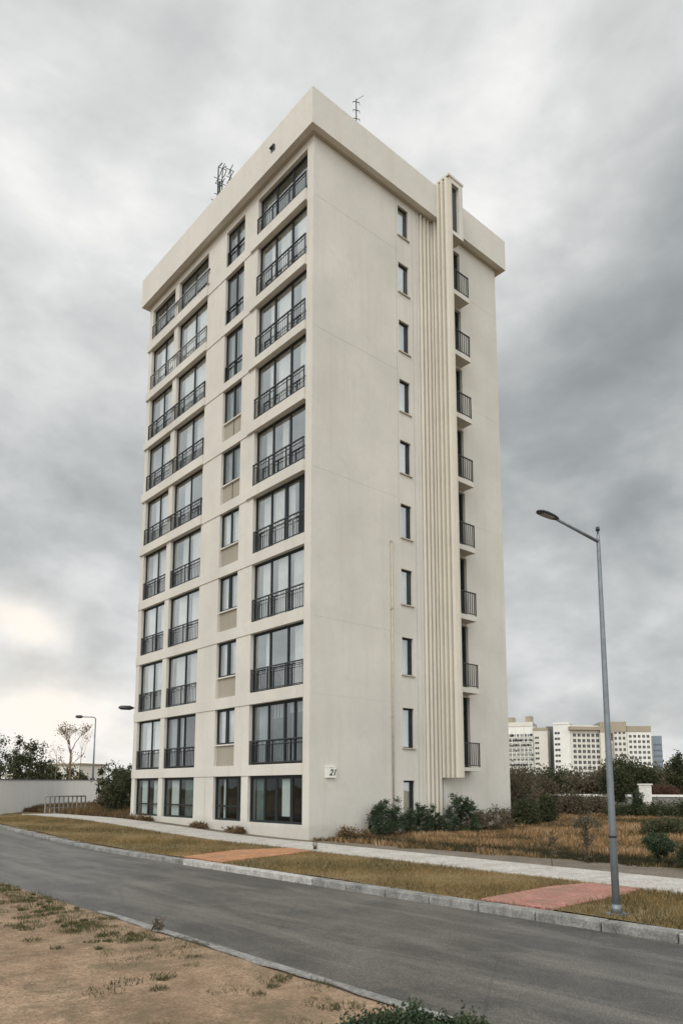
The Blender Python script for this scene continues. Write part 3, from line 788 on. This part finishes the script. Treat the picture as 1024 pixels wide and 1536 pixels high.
# cypress and trees beyond the field
p=at(957,1216,46)
plant('cypress','narrow dark cypress column standing by the low white wall','cypress',(p[0],p[1],.2),[(0,0,.9,.32,.32,.9),(0,0,.45,.36,.36,.5)],9000,140,.07,.09,'oleander',None,(.3,.06),8,names=('trunk','crown'))
p=at(925,1205,52)
plant('drooping_tree','dark drooping tree left of the cypress','tree',(p[0],p[1],.2),[(0,0,2.3,1.0,1.0,.7),(-.5,0,1.7,.7,.7,.7),(.5,0,1.6,.6,.6,.8)],7000,110,.14,.15,'tree',None,(1.4,.09),14,names=('trunk','crown'))
def tree(px,by,d,topy,wpx,label,mat='tree',name='broadleaf_tree',cat='tree',group='trees and shrubs beyond the field',z=.2,nleaf=6000,ncl=120,leafs=1.,shape='round',nst=14):
    p=at(px,by,d); top=at(px,topy,d)[2]-z; W=wpx/F*d*.5
    if shape=='round':
        bl=[(0,0,top*.62,W*.8,W*.8,top*.33),(W*.45,0,top*.5,W*.5,W*.5,top*.3),(-W*.45,0,top*.55,W*.5,W*.5,top*.3),(W*.1,0,top*.3,W*.9,W*.7,top*.28)]
    elif shape=='tall':
        bl=[(0,0,top*.75,W*.5,W*.5,top*.22),(W*.3,0,top*.5,W*.6,W*.6,top*.25),(-W*.35,0,top*.42,W*.6,W*.6,top*.25),(0,0,top*.22,W*.8,W*.7,top*.22)]
    else:
        bl=[(0,0,top*.45,W,W*.6,top*.45)]
    lf=.0035*d*leafs
    return plant(name,label,cat,(p[0],p[1],z),bl,nleaf,ncl,W*.13+.04,lf,mat,group,(top*.4,max(.03,top*.022)),nst,names=('trunk','crown'))
# nearer scrub on the right, each a shrub of its own
scrub=[(785,1232,40,1150,60,'thicket','tall brown scrub bush right behind the tower corner'),
 (822,1228,44,1158,50,'thicket','brown green scrub bush next to the tower corner bush'),
 (790,1236,36,1196,44,'tree','dark green bush low at the tower corner'),
 (820,1234,38,1190,34,'tree','small dark bush in front of the tall scrub'),
 (862,1226,48,1190,64,'thicket','brown scrub bush left of the nearest lamp pole'),
 (898,1222,50,1193,54,'thicket','loose brown scrub behind the nearest lamp pole'),
 (935,1228,46,1208,60,'tree','low dark green hedge bush left of the cypress'),
 (985,1228,46,1206,70,'tree','low dark green hedge bush right of the cypress'),
 (1030,1228,46,1202,60,'tree','low dark green hedge bush at the right edge')]
for px,by,d,ty,wp,mt,lb in scrub:
    tree(px,by,d,ty,wp,lb,mt,'scrub_bush','bush','scrub bushes along the far field edge',.1,7500,150,.8,'low',18)
# trees behind the low wall
far=[(785,1190,100,1148,80,'thicket','brown tinged tree beyond the wall nearest to the tower'),
 (835,1190,104,1150,70,'tree','green tree in front of the dark gap between the far blocks'),
 (880,1190,100,1152,80,'thicket','brown green tree below the far block with brown eaves'),
 (935,1190,92,1132,66,'tree','dark domed tree before the far block with the brown cap'),
 (965,1190,96,1140,60,'tree','dark green tree below the far block with the tan parapet'),
 (1000,1190,105,1148,70,'thicket','reddish brown tree below the bluish glass block'),
 (1022,1190,80,1128,44,'tree','dark tree cut by the right edge of the view'),
 (910,1190,110,1150,60,'thicket','brown tree left of the domed dark tree')]
for px,by,d,ty,wp,mt,lb in far: tree(px,by,d,ty,wp,lb,mt,nleaf=6500,ncl=150)
p=at(985,1192,74)
plant('red_hedge','dark red leaved hedge above the white wall at the right','hedge',(p[0],p[1],.2),[(0,0,1.6,3.4,.6,.5),(2,0,1.5,2.4,.6,.5)],6000,120,.16,.16,'redleaf',None,None,10)

# left side: trees behind the white wall
lt=[(-8,1172,75,1105,60,'tree','dark leafy tree at the very left edge','round'),
 (28,1172,82,1098,34,'tree','slim upright tree with a feathery top at the left','tall'),
 (48,1172,88,1106,46,'tree','broad dark green tree right of the slim feathery one','round'),
 (72,1172,92,1138,36,'tree','low green tree between the broad tree and the bare tree','round'),
 (112,1172,95,1148,40,'tree','low dark tree at the foot of the bare tree','round'),
 (165,1172,66,1136,44,'tree','dark rounded tree right behind the far street lamp','round'),
 (188,1172,60,1140,36,'tree','dark tree touching the left edge of the tower','round')]
for px,by,d,ty,wp,mt,lb,sh in lt: tree(px,by,d,ty,wp,lb,mt,group='trees behind the white wall on the left',z=.37,nleaf=3000,ncl=70,shape=sh)
for px,by,d,ty,wp,mt,lb in [(180,1206,48,1150,52,'tree','dense dark bush at the right end of the white wall'),(162,1204,50,1180,30,'thicket','straggly bush with bare stems before the wall end')]:
    tree(px,by,d,ty,wp,lb,mt,'scrub_bush','bush','bushes at the end of the white wall',.37,3600,70,1.,'tall')
# bare trees
def baretree(name,label,base,h,spread,seed,lean=0,leafy=0,depth=5,r=.12,start=.35):
    rr=random.Random(seed); b=MB(); tips=[]
    def br(p,dv,L,rad,k):
        q=p+dv*L; b.tube([p,p.lerp(q,.5)+Vector((rr.uniform(-1,1),rr.uniform(-1,1),0))*L*.06,q],[rad,rad*.8,rad*.6],5,False)
        if k==0: tips.append(q); return
        for i in range(rr.choice((2,3,3))):
            nd=(dv+Vector((rr.uniform(-1,1),rr.uniform(-1,1),rr.uniform(-.2,.6)))*spread).normalized()
            br(q,nd,L*rr.uniform(.6,.85),rad*.55,k-1)
    o=empty(name,base); tag(o,label,'bare tree','bare trees behind the white wall')
    top=h*.62
    b.tube([(0,0,-.2),(lean*.3,0,top*.5),(lean,0,top)],[r,r*.85,r*.6],7)
    for i in range(4):
        br(Vector((lean,0,top*(.93+.02*i))),Vector((rr.uniform(-.6,.6),rr.uniform(-.6,.6),1)).normalized(),h*.12,r*.42,depth-1)
    for i in range(5):
        z=top*rr.uniform(start,.9); an=rr.uniform(0,6.28)
        br(Vector((lean*z/top,0,z)),Vector((math.cos(an),math.sin(an),.9)).normalized(),h*.10,r*.25,2)
    b.build('trunk',M['palebark'],o)
    if leafy:
        P=np.array([tuple(t) for t in tips]); idx=rng.integers(0,len(P),leafy)
        pts=P[idx]+rng.normal(size=(leafy,3))*h*.02
        setmesh('crown',leaves(pts,h*.02,1.6),None,rng.uniform(.2,1,leafy),M['dry'],o)
p=at(104,1172,92); h=at(104,1080,92)[2]-.37
baretree('bare_tree','tall pruned bare tree with a flat brown twiggy top',(p[0],p[1],.37),h,.75,3,0,500,5,.17)
p=at(116,1172,84); h=at(116,1092,84)[2]-.37
baretree('bare_tree','thin leafless tree with fine twigs right of the pruned one',(p[0],p[1],.37),h,.5,5,.3,60,5,.05,.2)
p=at(82,1172,84); h=at(82,1110,84)[2]-.37
baretree('bare_tree','small wispy leafless tree left of the pruned one',(p[0],p[1],.37),h,.6,9,.1,120,4,.05,.2)

# ------------------------------------------------------------------ walls, rail, houses
A_=Vector((-4.3,24.4,.37)); B_=Vector((20.6,68.3,.37)); dv=(B_-A_).normalized(); nv=Vector((dv.y,-dv.x,0))
wl=empty('boundary_wall',A_); tag(wl,'long white rendered boundary wall on the left with trees behind it','wall')
L=(B_-A_).length
def slope(s_): return 2.42+ (2.98-2.42)*s_/L - .37 - .0
b=MB()
for i in range(6):
    s0,s1=L*i/6,L*(i+1)/6
    p0,p1=dv*(s0+.02),dv*(s1-.0); t=.12
    pts=[p0-nv*t,p1-nv*t,p1+nv*t,p0+nv*t]; h0,h1=slope(s0),slope(s1)
    n0=len(b.v); b.v+=[(q.x,q.y,-.3) for q in pts]+[(pts[0].x,pts[0].y,h0),(pts[1].x,pts[1].y,h1),(pts[2].x,pts[2].y,h1),(pts[3].x,pts[3].y,h0)]
    for q in ((0,3,2,1),(4,5,6,7),(0,1,5,4),(1,2,6,5),(2,3,7,6),(3,0,4,7)): b.f.append(tuple(n0+j for j in q)); b.sm.append(False)
b.build('wall',M['lime'],wl)
b=MB(); t=.17
pts=[-dv*.02-nv*t,dv*(L+.02)-nv*t,dv*(L+.02)+nv*t,-dv*.02+nv*t]; h0,h1=slope(0)+.003,slope(L)+.003; n0=0
b.v+=[(pts[0].x,pts[0].y,h0),(pts[1].x,pts[1].y,h1),(pts[2].x,pts[2].y,h1),(pts[3].x,pts[3].y,h0),(pts[0].x,pts[0].y,h0+.07),(pts[1].x,pts[1].y,h1+.07),(pts[2].x,pts[2].y,h1+.07),(pts[3].x,pts[3].y,h0+.07)]
for q in ((0,3,2,1),(4,5,6,7),(0,1,5,4),(1,2,6,5),(2,3,7,6),(3,0,4,7)): b.f.append(q); b.sm.append(False)
b.build('coping',M['fargrey'],wl)
# low rail in front of the wall
q0=at(68,1206,48); q1=at(128,1204,50)
rl=empty('low_railing',(q0[0],q0[1],.37)); tag(rl,'low weathered railing on short posts standing in front of the white wall','railing')
v=Vector((q1[0]-q0[0],q1[1]-q0[1],0)); b=MB()
hh=at(68,1195,48)[2]-.37
b.tube([(0,0,hh),tuple(v+Vector((0,0,hh)))],.045,6); b.tube([(0,0,hh*.35),tuple(v+Vector((0,0,hh*.35)))],.02,6)
b.build('top_bar',M['kerb'],rl)
for i in range(10):
    b=MB(); q=v*(i/9); b.box((q.x-.035,q.y-.035,-.1),(q.x+.035,q.y+.035,hh-.04)); b.build('post',M['kerb'],rl)
# houses behind the left wall
def lowhouse(px0,px1,topy,d,label,mat,roofh=.0,name='low_house'):
    a=at(px0,1172,d); c=at(px1,1172,d+4); top=at(px0,topy,d)[2]
    o=empty(name,(a[0],a[1],0.3)); tag(o,label,'house')
    u=Vector((c[0]-a[0],c[1]-a[1],0)); n_=Vector((-u.y,u.x,0)).normalized()*-1
    if n_.dot(Vector((fw[0],fw[1],0)))<0: n_=-n_
    P_=[Vector((0,0,0)),u,u+n_*8,n_*8]
    b=MB(); b.prism([(q.x,q.y) for q in P_],-.3,top-.3); b.build('wall',M[mat],o)
    e=.35; un=u.normalized()
    Q=[-un*e-n_.normalized()*e,u+un*e-n_.normalized()*e,u+un*e+n_*8,-un*e+n_*8]
    b=MB(); b.prism([(q.x,q.y) for q in Q],top-.3,top-.3+.22); b.build('roof',M['fartan'] if roofh else M['farwhite'],o)
    for i in (1,2,3):
        b=MB(); q=u*(i/4); w2=un*.5; z_=(top-.3)*.45
        nn=-n_.normalized()*.03
        b.face([tuple(q-w2+nn+Vector((0,0,z_))),tuple(q+w2+nn+Vector((0,0,z_))),tuple(q+w2+nn+Vector((0,0,z_+.9))),tuple(q-w2+nn+Vector((0,0,z_+.9)))]); b.build('window',M['fardark'],o)
lowhouse(48,98,1162,104,'low white house showing between the trees behind the wall','farwhite')
lowhouse(118,158,1147,130,'low tan roofed house behind the far street lamp','farwall',1)
# low wall at the right behind the field
a=at(756,1190,78); c=at(1075,1190,70)
rw=empty('garden_wall',(a[0],a[1],.0)); tag(rw,'low grey wall with white coping across the far side of the field','wall')
u=Vector((c[0]-a[0],c[1]-a[1],0)); un=u.normalized(); nn=Vector((-un.y,un.x,0))
b=MB(); b.prism([tuple((q).xy) for q in (-nn*.12,u-nn*.12,u+nn*.12,nn*.12)],-.2,1.30); b.build('wall',M['kerb'],rw)
b=MB(); b.prism([tuple((q).xy) for q in (-nn*.2,u-nn*.2,u+nn*.2,nn*.2)],1.302,1.50); b.prism([tuple((q).xy) for q in (-nn*.16,u-nn*.16,u+nn*.16,nn*.16)],1.0,1.08) if False else None; b.build('coping',M['lime'],rw)
a=at(958,1190,69); 
ht=empty('utility_hut',(a[0],a[1],.0)); tag(ht,'small white hut beside the cypress','hut')
b=MB(); b.box((0,-.7,0),(.9,.0,2.35)); b.build('wall',M['white'],ht); b=MB(); b.box((-.08,-.78,2.35),(.98,.08,2.45)); b.build('roof',M['lime'],ht)

# ------------------------------------------------------------------ far apartment blocks
def facade_block(name,label,px0,d0,px1,d1,topy0,mat,rows,cols,wfrac=(.1,.9),ww=.35,wh=.5,depth=9,cap=None,capmat='fartan',topy1=None,win='fardark',rowr=(.06,.9),cat='apartment building',group='apartment blocks on the horizon',balc=None,eave=0):
    a=at(px0,1190,d0); c=at(px1,1190,d1); H=at(px0,topy0,d0)[2]
    o=empty(name,(a[0],a[1],0)); tag(o,label,cat,group)
    u=Vector((c[0]-a[0],c[1]-a[1],0)); un=u.normalized(); n_=Vector((-un.y,un.x,0))
    if n_.dot(Vector((fw[0],fw[1],0)))<0: n_=-n_
    b=MB(); b.prism([tuple(q.xy) for q in (Vector((0,0,0)),u,u+n_*depth,n_*depth)],-.3,H); b.build('wall',M[mat],o)
    if cap:
        e=eave
        b=MB(); b.prism([tuple(q.xy) for q in (-n_*(.15+e)-un*e*.4,u-n_*(.15+e)+un*e*.4,u+un*e*.4+n_*(depth+.1),-un*e*.4+n_*(depth+.1))],H-cap,H+.15 if not e else H-cap+.9); b.build('parapet',M[capmat],o)
    L=u.length; src=None
    for r_ in range(rows):
        zc=H*(rowr[0]+(rowr[1]-rowr[0])*(r_+.5)/rows); hh_=H*(rowr[1]-rowr[0])/rows*wh*.5
        for k in range(cols):
            s_=L*(wfrac[0]+(wfrac[1]-wfrac[0])*(k+.5)/cols); hw=L*(wfrac[1]-wfrac[0])/cols*ww*.5
            if src is None:
                b=MB()
                for sa,sb in ((-1,-.08),(.08,1)):
                    p0=un*hw*sa-n_*.05; p1=un*hw*sb-n_*.05
                    b.face([(p0.x,p0.y,-hh_),(p1.x,p1.y,-hh_),(p1.x,p1.y,hh_),(p0.x,p0.y,hh_)])
                src=b.build('window',M[win],o); wo=src
            else: wo=copyobj(src,o)
            q=un*s_; wo.location=(q.x,q.y,zc)
    if balc:
        f0,f1,nb=balc
        for r_ in range(nb):
            z=H*(.12+.74*r_/nb); b=MB()
            p0=un*L*f0; p1=un*L*f1
            P4=[p0-n_*1.3,p1-n_*1.3,p1-n_*.01,p0-n_*.01]
            b.prism([tuple(q.xy) for q in P4],z,z+.25)
            for k in range(9):
                q=p0.lerp(p1,k/8)-n_*1.25; b.box((q.x-.1,q.y-.1,z+.25),(q.x+.1,q.y+.1,z+1.2+random.uniform(-.3,1.6)))
            b.prism([tuple(q.xy) for q in (p0-n_*1.3,p1-n_*1.3,p1-n_*1.2,p0-n_*1.2)],z+1.05,z+1.2)
            b.build('balcony',M['farwhite'],o)
    return o,u,un,n_,H
o,u,un,n_,H=facade_block('far_apartment_block','far cream block with cluttered balconies next to the tower',735,214,802,212,1086,'farwhite',10,12,(.30,.98),.7,.6,cap=1.0,capmat='farwall',balc=(.28,.99,11),rowr=(.1,.86))
b=MB()
for s_ in (.5,.9):
    b=MB(); q=un*u.length*s_+n_*3; b.box((q.x-.8,q.y-.8,H),(q.x+.8,q.y+.8,H+random.uniform(1.2,2.2))); b.build('roof_tank',M['fartan'],o)
facade_block('far_gable_block','far narrow cream gable with one column of windows left of the dark gap',802.5,211.9,824,211.4,1093,'farwall',11,1,(.08,.42),.8,.38,cap=.6,capmat='fartan')
facade_block('far_stair_tower','dark grey recessed stair block between two far cream blocks',822,217,835,217,1090,'fargrey',1,1,(.4,.6),.1,.1)
facade_block('far_gable_block','far cream gable with one column of windows right of the dark gap',833,208,858,207.4,1085,'farwhite',11,1,(.05,.42),.85,.4,cap=.4,capmat='farwhite')
facade_block('far_apartment_block','far cream block under dark brown eaves with five window columns',858.5,207.3,904,211,1088,'farwall',11,6,(.06,.98),.62,.58,cap=1.3,capmat='fartan',eave=.9)
o,u,un,n_,H=facade_block('far_apartment_block','far taller cream block with a brown cap and a blue glass strip',904,210,944,211.5,1084,'farwall',11,3,(.5,.98),.55,.5,cap=2.6,capmat='fartan')
b=MB(); L=u.length
def strip(f0,f1,z0,z1,mat,nm):
    b=MB(); p0=un*L*f0-n_*.3;p1=un*L*f1-n_*.3
    b.prism([tuple(q.xy) for q in (p0,p1,p1+n_*.28,p0+n_*.28)],z0,z1); b.build(nm,M[mat],o)
strip(.32,.42,4,H*.72,'farglass','glass_strip'); strip(.46,.5,2,H*.86,'fartan','pilaster'); strip(.3,.45,H*.76,H*.86,'fardark','louvre')
facade_block('far_apartment_block','far cream block with a tan railed parapet and paired windows',944.5,212,981,214.5,1090,'farwhite',11,5,(.04,.96),.58,.5,cap=1.4,capmat='fartan')
facade_block('far_apartment_block','far narrow bluish glass block at the right end of the skyline',983,218,997,218.5,1104,'farglass',9,3,(.05,.95),.8,.25,win='fargrey')

# ------------------------------------------------------------------ grass and ground cover (stuff)
def inview(x,y,marg=60):
    dx,dy=x-CX,y-CY; f_=dx*fw[0]+dy*fw[1]+(0-CZ)*fw[2]
    r_=dx*rt2[0]+dy*rt2[1]
    u_=PX+F*r_/np.maximum(f_,.1); return (f_>1)&(u_>-marg)&(u_<1024+marg)
GZ=np.vectorize(gz)
def blades(name,x,y,h,mat,w_,lean=.5,tint=None,z=None,label=None,cat='grass'):
    k=len(x); an=rng.uniform(0,6.283,k); 
    zz_=(GZ(x,y) if z is None else z)-.01
    base=np.stack([x,y,zz_],1)
    side=np.stack([np.cos(an),np.sin(an),np.zeros(k)],1)*(w_*rng.uniform(.6,1.4,k))[:,None]
    la=rng.uniform(0,6.283,k); le=rng.uniform(0,lean,k)*h
    tip=base+np.stack([np.cos(la)*le,np.sin(la)*le,h],1)
    v=np.stack([base-side,base+side,tip],1).reshape(-1,3)
    t=tint if tint is not None else rng.uniform(0,1,k)
    o=setmesh(name,v,None,t,M[mat],None,3); tag(o,label,cat,kind='stuff'); return o
def patchy(x,y,s,seed=0):
    return .5+.25*(np.sin(x*s+seed)*np.sin(y*s*.9+seed*2)+np.sin(x*s*.43+y*s*.61+seed)+.6*np.sin(x*s*2.3-y*s*1.9+seed*3))*.75
# verge
K=170000
y=-17.5+ (rng.uniform(0,1,K)**1.5)*40; x=rng.uniform(-7.0,-2.7,K)
def inpoly(x,y,poly):
    r=np.zeros(len(x),bool); n_=len(poly)
    for i in range(n_):
        x0,y0=poly[i];x1,y1=poly[(i+1)%n_]
        c_=((y0>y)!=(y1>y))&(x<(x1-x0)*(y-y0)/(y1-y0+1e-12)+x0); r^=c_
    return r
wob=.05*np.sin(y*9)+.04*np.sin(y*23+x*11)
keep=(x<np.array([wx0(v_) for v_ in y])+.02+wob)&~inpoly(x+wob,y+wob,[(-7.0,-14.95),(-6.98,-13.5),(-4.6,-13.35),(-3.47,-13.6),(-3.3,-14.6),(-4.5,-14.85)])&~inpoly(x+wob,y,[(-7.0,-5.15),(-6.98,-3.1),(-4.6,-2.1),(-2.85,-2.6),(-3.0,-3.9),(-5,-4.6)])
pt_=patchy(x,y,1.3,1); keep&=(rng.uniform(0,1,K)<.15+1.1*pt_)
x,y,pt_=x[keep],y[keep],pt_[keep]
blades('verge_grass',x,y,rng.uniform(.02,.07,len(x))*(.8+1.3*(1-pt_)*rng.uniform(.3,1.6,len(x))),'verge',.008,.9,np.clip(pt_*.75+rng.normal(0,.2,len(x)),0,1),label='patchy yellow brown lawn on the verge between kerb and footpath')
# field of dry grass beyond the footpath
K=210000
r_=2+ (rng.uniform(0,1,K)**1.25)*46; x=np.zeros(K);y=np.zeros(K)
d_=12+(rng.uniform(0,1,K)**1.3)*46; pxs=rng.uniform(470,1060,K)
aa=np.arctan2((pxs-PX)/F,1.); hx=np.cos(YAW-aa);hy=np.sin(YAW-aa)
x=CX+hx*d_;y=CY+hy*d_
dens=patchy(x,y,.5,2)
keep=(x>.12-.045*y+.25*np.sin(y*1.7)+.2*np.sin(y*4.1))&((y<-.1)|(x>BX+.1))
x,y,dens=x[keep],y[keep],dens[keep]
dd_=np.hypot(x-CX,y-CY)
near=np.exp(-((x-1.9)/.9)**2)*(y<3)
p2=patchy(x,y,1.9,5)
near=np.exp(-((x-1.3+.045*y)/.75)**2)*(y<3)
h_=rng.uniform(.05,.27,len(x))*(.35+.9*dens)*(.6+.7*p2)*(1-.3*near)
tn=np.clip(.50+.75*(dens-.5)+.7*(p2-.5)+rng.normal(0,.2,len(x))-.75*near,0,1)
blades('field_grass',x,y,h_,'field',.012+.0006*dd_[:],.7,tn,label='tall dry orange brown grass filling the field beside the tower')
# left rough mound between footpath and the white wall
K=60000
pxs=rng.uniform(-10,215,K); d_=36+rng.uniform(0,1,K)**.8*36
aa=np.arctan2((pxs-PX)/F,1.); x=CX+np.cos(YAW-aa)*d_; y=CY+np.sin(YAW-aa)*d_
side_=(x-A_.x)*nv.x+(y-A_.y)*nv.y
keep=(x>-.6)&((y>BY+.3)|(x<-.1))&(side_>.1)&(x>-.6)
x,y=x[keep],y[keep]
dn=patchy(x,y,.7,4)
blades('rough_grass',x,y,rng.uniform(.1,.42,len(x))*(.5+dn),'dry',.03,.9,np.clip(.5+.5*(dn-.5)+rng.normal(0,.22,len(x)),0,1),label='rough brown weeds and grass in front of the white wall')
# tufts on the bare soil
def tufts(name,centres,rad,per,h,mat,label,w_=.005,zoff=-.09):
    c=np.array(centres); idx=np.repeat(np.arange(len(c)),per); k=len(idx)
    rr_=np.array(rad)[idx]; an=rng.uniform(0,6.283,k); r_=rr_*np.sqrt(rng.uniform(0,1,k))
    x=c[idx,0]+np.cos(an)*r_; y=c[idx,1]+np.sin(an)*r_
    blades(name,x,y,rng.uniform(.35,1,k)*h,mat,w_,1.1,None,GZ(x,y)+zoff,label,'grass')
cs=[];rd=[]
for i in range(5600):
    x=rng.uniform(-20,-12.4); y=rng.uniform(-19,6)
    edge=math.exp(-((x+12.9)/.55)**2)
    far_=sst(-12,-6,y)
    v_=patchy(np.array([x]),np.array([y]),1.1,6)[0]
    pr=max(edge*.8*(1 if y>-13.5 else .35),far_*.95*math.exp(-((x+12.6)/1.3)**2),.9*max(0,v_-.55)*(1 if y>-15 else .5))*.8
    if rng.uniform()<pr: cs.append((x,y)); rd.append(rng.uniform(.04,.26))
tufts('soil_grass',cs,rd,80,.06,'weed','sparse green grass tufts scattered on the bare sandy soil')
def pebbles(name,x,y,z,size,mat,label):
    k=len(x); t=np.array([[1,0,0],[0,1,0],[-1,0,0],[0,-1,0],[0,0,1]],float); V=[];
    an=rng.uniform(0,6.28,k); sx=size*rng.uniform(.5,1.4,k); sy=size*rng.uniform(.4,1.,k); sz=size*rng.uniform(.3,.8,k)
    P_=[]
    for tx,ty,tz in t:
        px_=tx*sx; py_=ty*sy; P_.append(np.stack([x+px_*np.cos(an)-py_*np.sin(an),y+px_*np.sin(an)+py_*np.cos(an),z+tz*sz],1))
    tri=[]
    for a_,b_ in ((0,1),(1,2),(2,3),(3,0)): tri+= [P_[a_],P_[b_],P_[4]]
    v=np.stack(tri,1).reshape(-1,3)
    o=setmesh(name,v,None,np.repeat(rng.uniform(0,1,k),4),M[mat],None,3); tag(o,label,'gravel',kind='stuff')
M['stone']=leafmat('stone',[(0,(.10,.085,.07)),(.6,(.25,.20,.15)),(1,(.42,.38,.32))],.9,0)
K=2600; x=rng.uniform(-20,-12.35,K); y=rng.uniform(-19,0,K)
pebbles('soil_gravel',x,y,GZ(x,y)-.10,.011,'stone','small stones scattered over the bare sandy soil')
K=2600; x=-7.33-np.abs(rng.normal(0,.10,K)); y=rng.uniform(-19,10,K); 
pebbles('kerb_grit',x,y,GZ(x,y)-.139,.008,'stone','grit gathered along the foot of the kerb')
# single dry weed by the near road edge
p=at_g(304,1424)
def weed(x,y,h,label,mat='thicket',z0=-.12,leaf=.03,n_=160,name='roadside_weed'):
    bl=[(0,0,h*.6,h*.35,h*.35,h*.4)]
    return plant(name,label,'weed',(x,y,gz(x,y)+z0),bl,n_,26,h*.05,leaf,mat,'small weeds at the roadside',None,16)
weed(-12.28,-11.9,.24,'thin dry weed growing at the near edge of the road')
for px,py,lb in ((300,1240,'dry weed heap at the foot of the tower under the second window from the left'),(218,1236,'dry weed patch at the left corner of the tower'),(352,1250,'small weed by the tower wall under the narrow ground floor window')):
    p=at_g(px,py+2)
    r=ray(px,py); t=(-.22-CX)/r[0]; yy=CY+r[1]*t
    bl=[(0,0,.1,.2,.9,.14)]
    plant('weed_clump',lb,'weeds',(-.24,yy,gz(0,yy)),bl,1400,40,.06,.07,'dry','weeds along the foot of the tower',None,12)
p=at_g(915,1287)
weed(-2.62,-3.6,.3,'thin grey weed on the footpath edge near the tower corner','thicket',0.02)
# foreground hedge at the bottom of the picture
fg=[(540,1545,5.6,.42,.62,'leafy dark hedge top poking up at the bottom left of the row'),(592,1545,5.5,.50,.72,'tallest leafy hedge top at the bottom centre of the view'),(640,1545,5.5,.42,.66,'leafy hedge top right of the tallest one at the bottom'),(690,1545,5.6,.40,.60,'small leafy hedge top at the right end of the bottom row')]
for px,py,d,w2,h,lb in fg:
    p=at(px,1500,d); topz={540:1524,592:1503,640:1516,690:1518}[px]; tz=at(px,topz,d)[2]; zb=gz(p[0],p[1])-.12; H=tz-zb
    plant('foreground_shrub',lb,'shrub',(p[0],p[1],zb),[(0,0,H*.5,w2*.42,w2*.42,H*.42),(w2*.2,-w2*.1,H*.6,w2*.3,w2*.3,H*.33),(-w2*.2,w2*.1,H*.55,w2*.3,w2*.3,H*.33)],5200,110,.035,.034,'oleander','shrubs in the foreground',None,26,aspect=1.7)

# render settings
sc.render.engine='CYCLES'
sc.cycles.max_bounces=8; sc.cycles.transparent_max_bounces=12
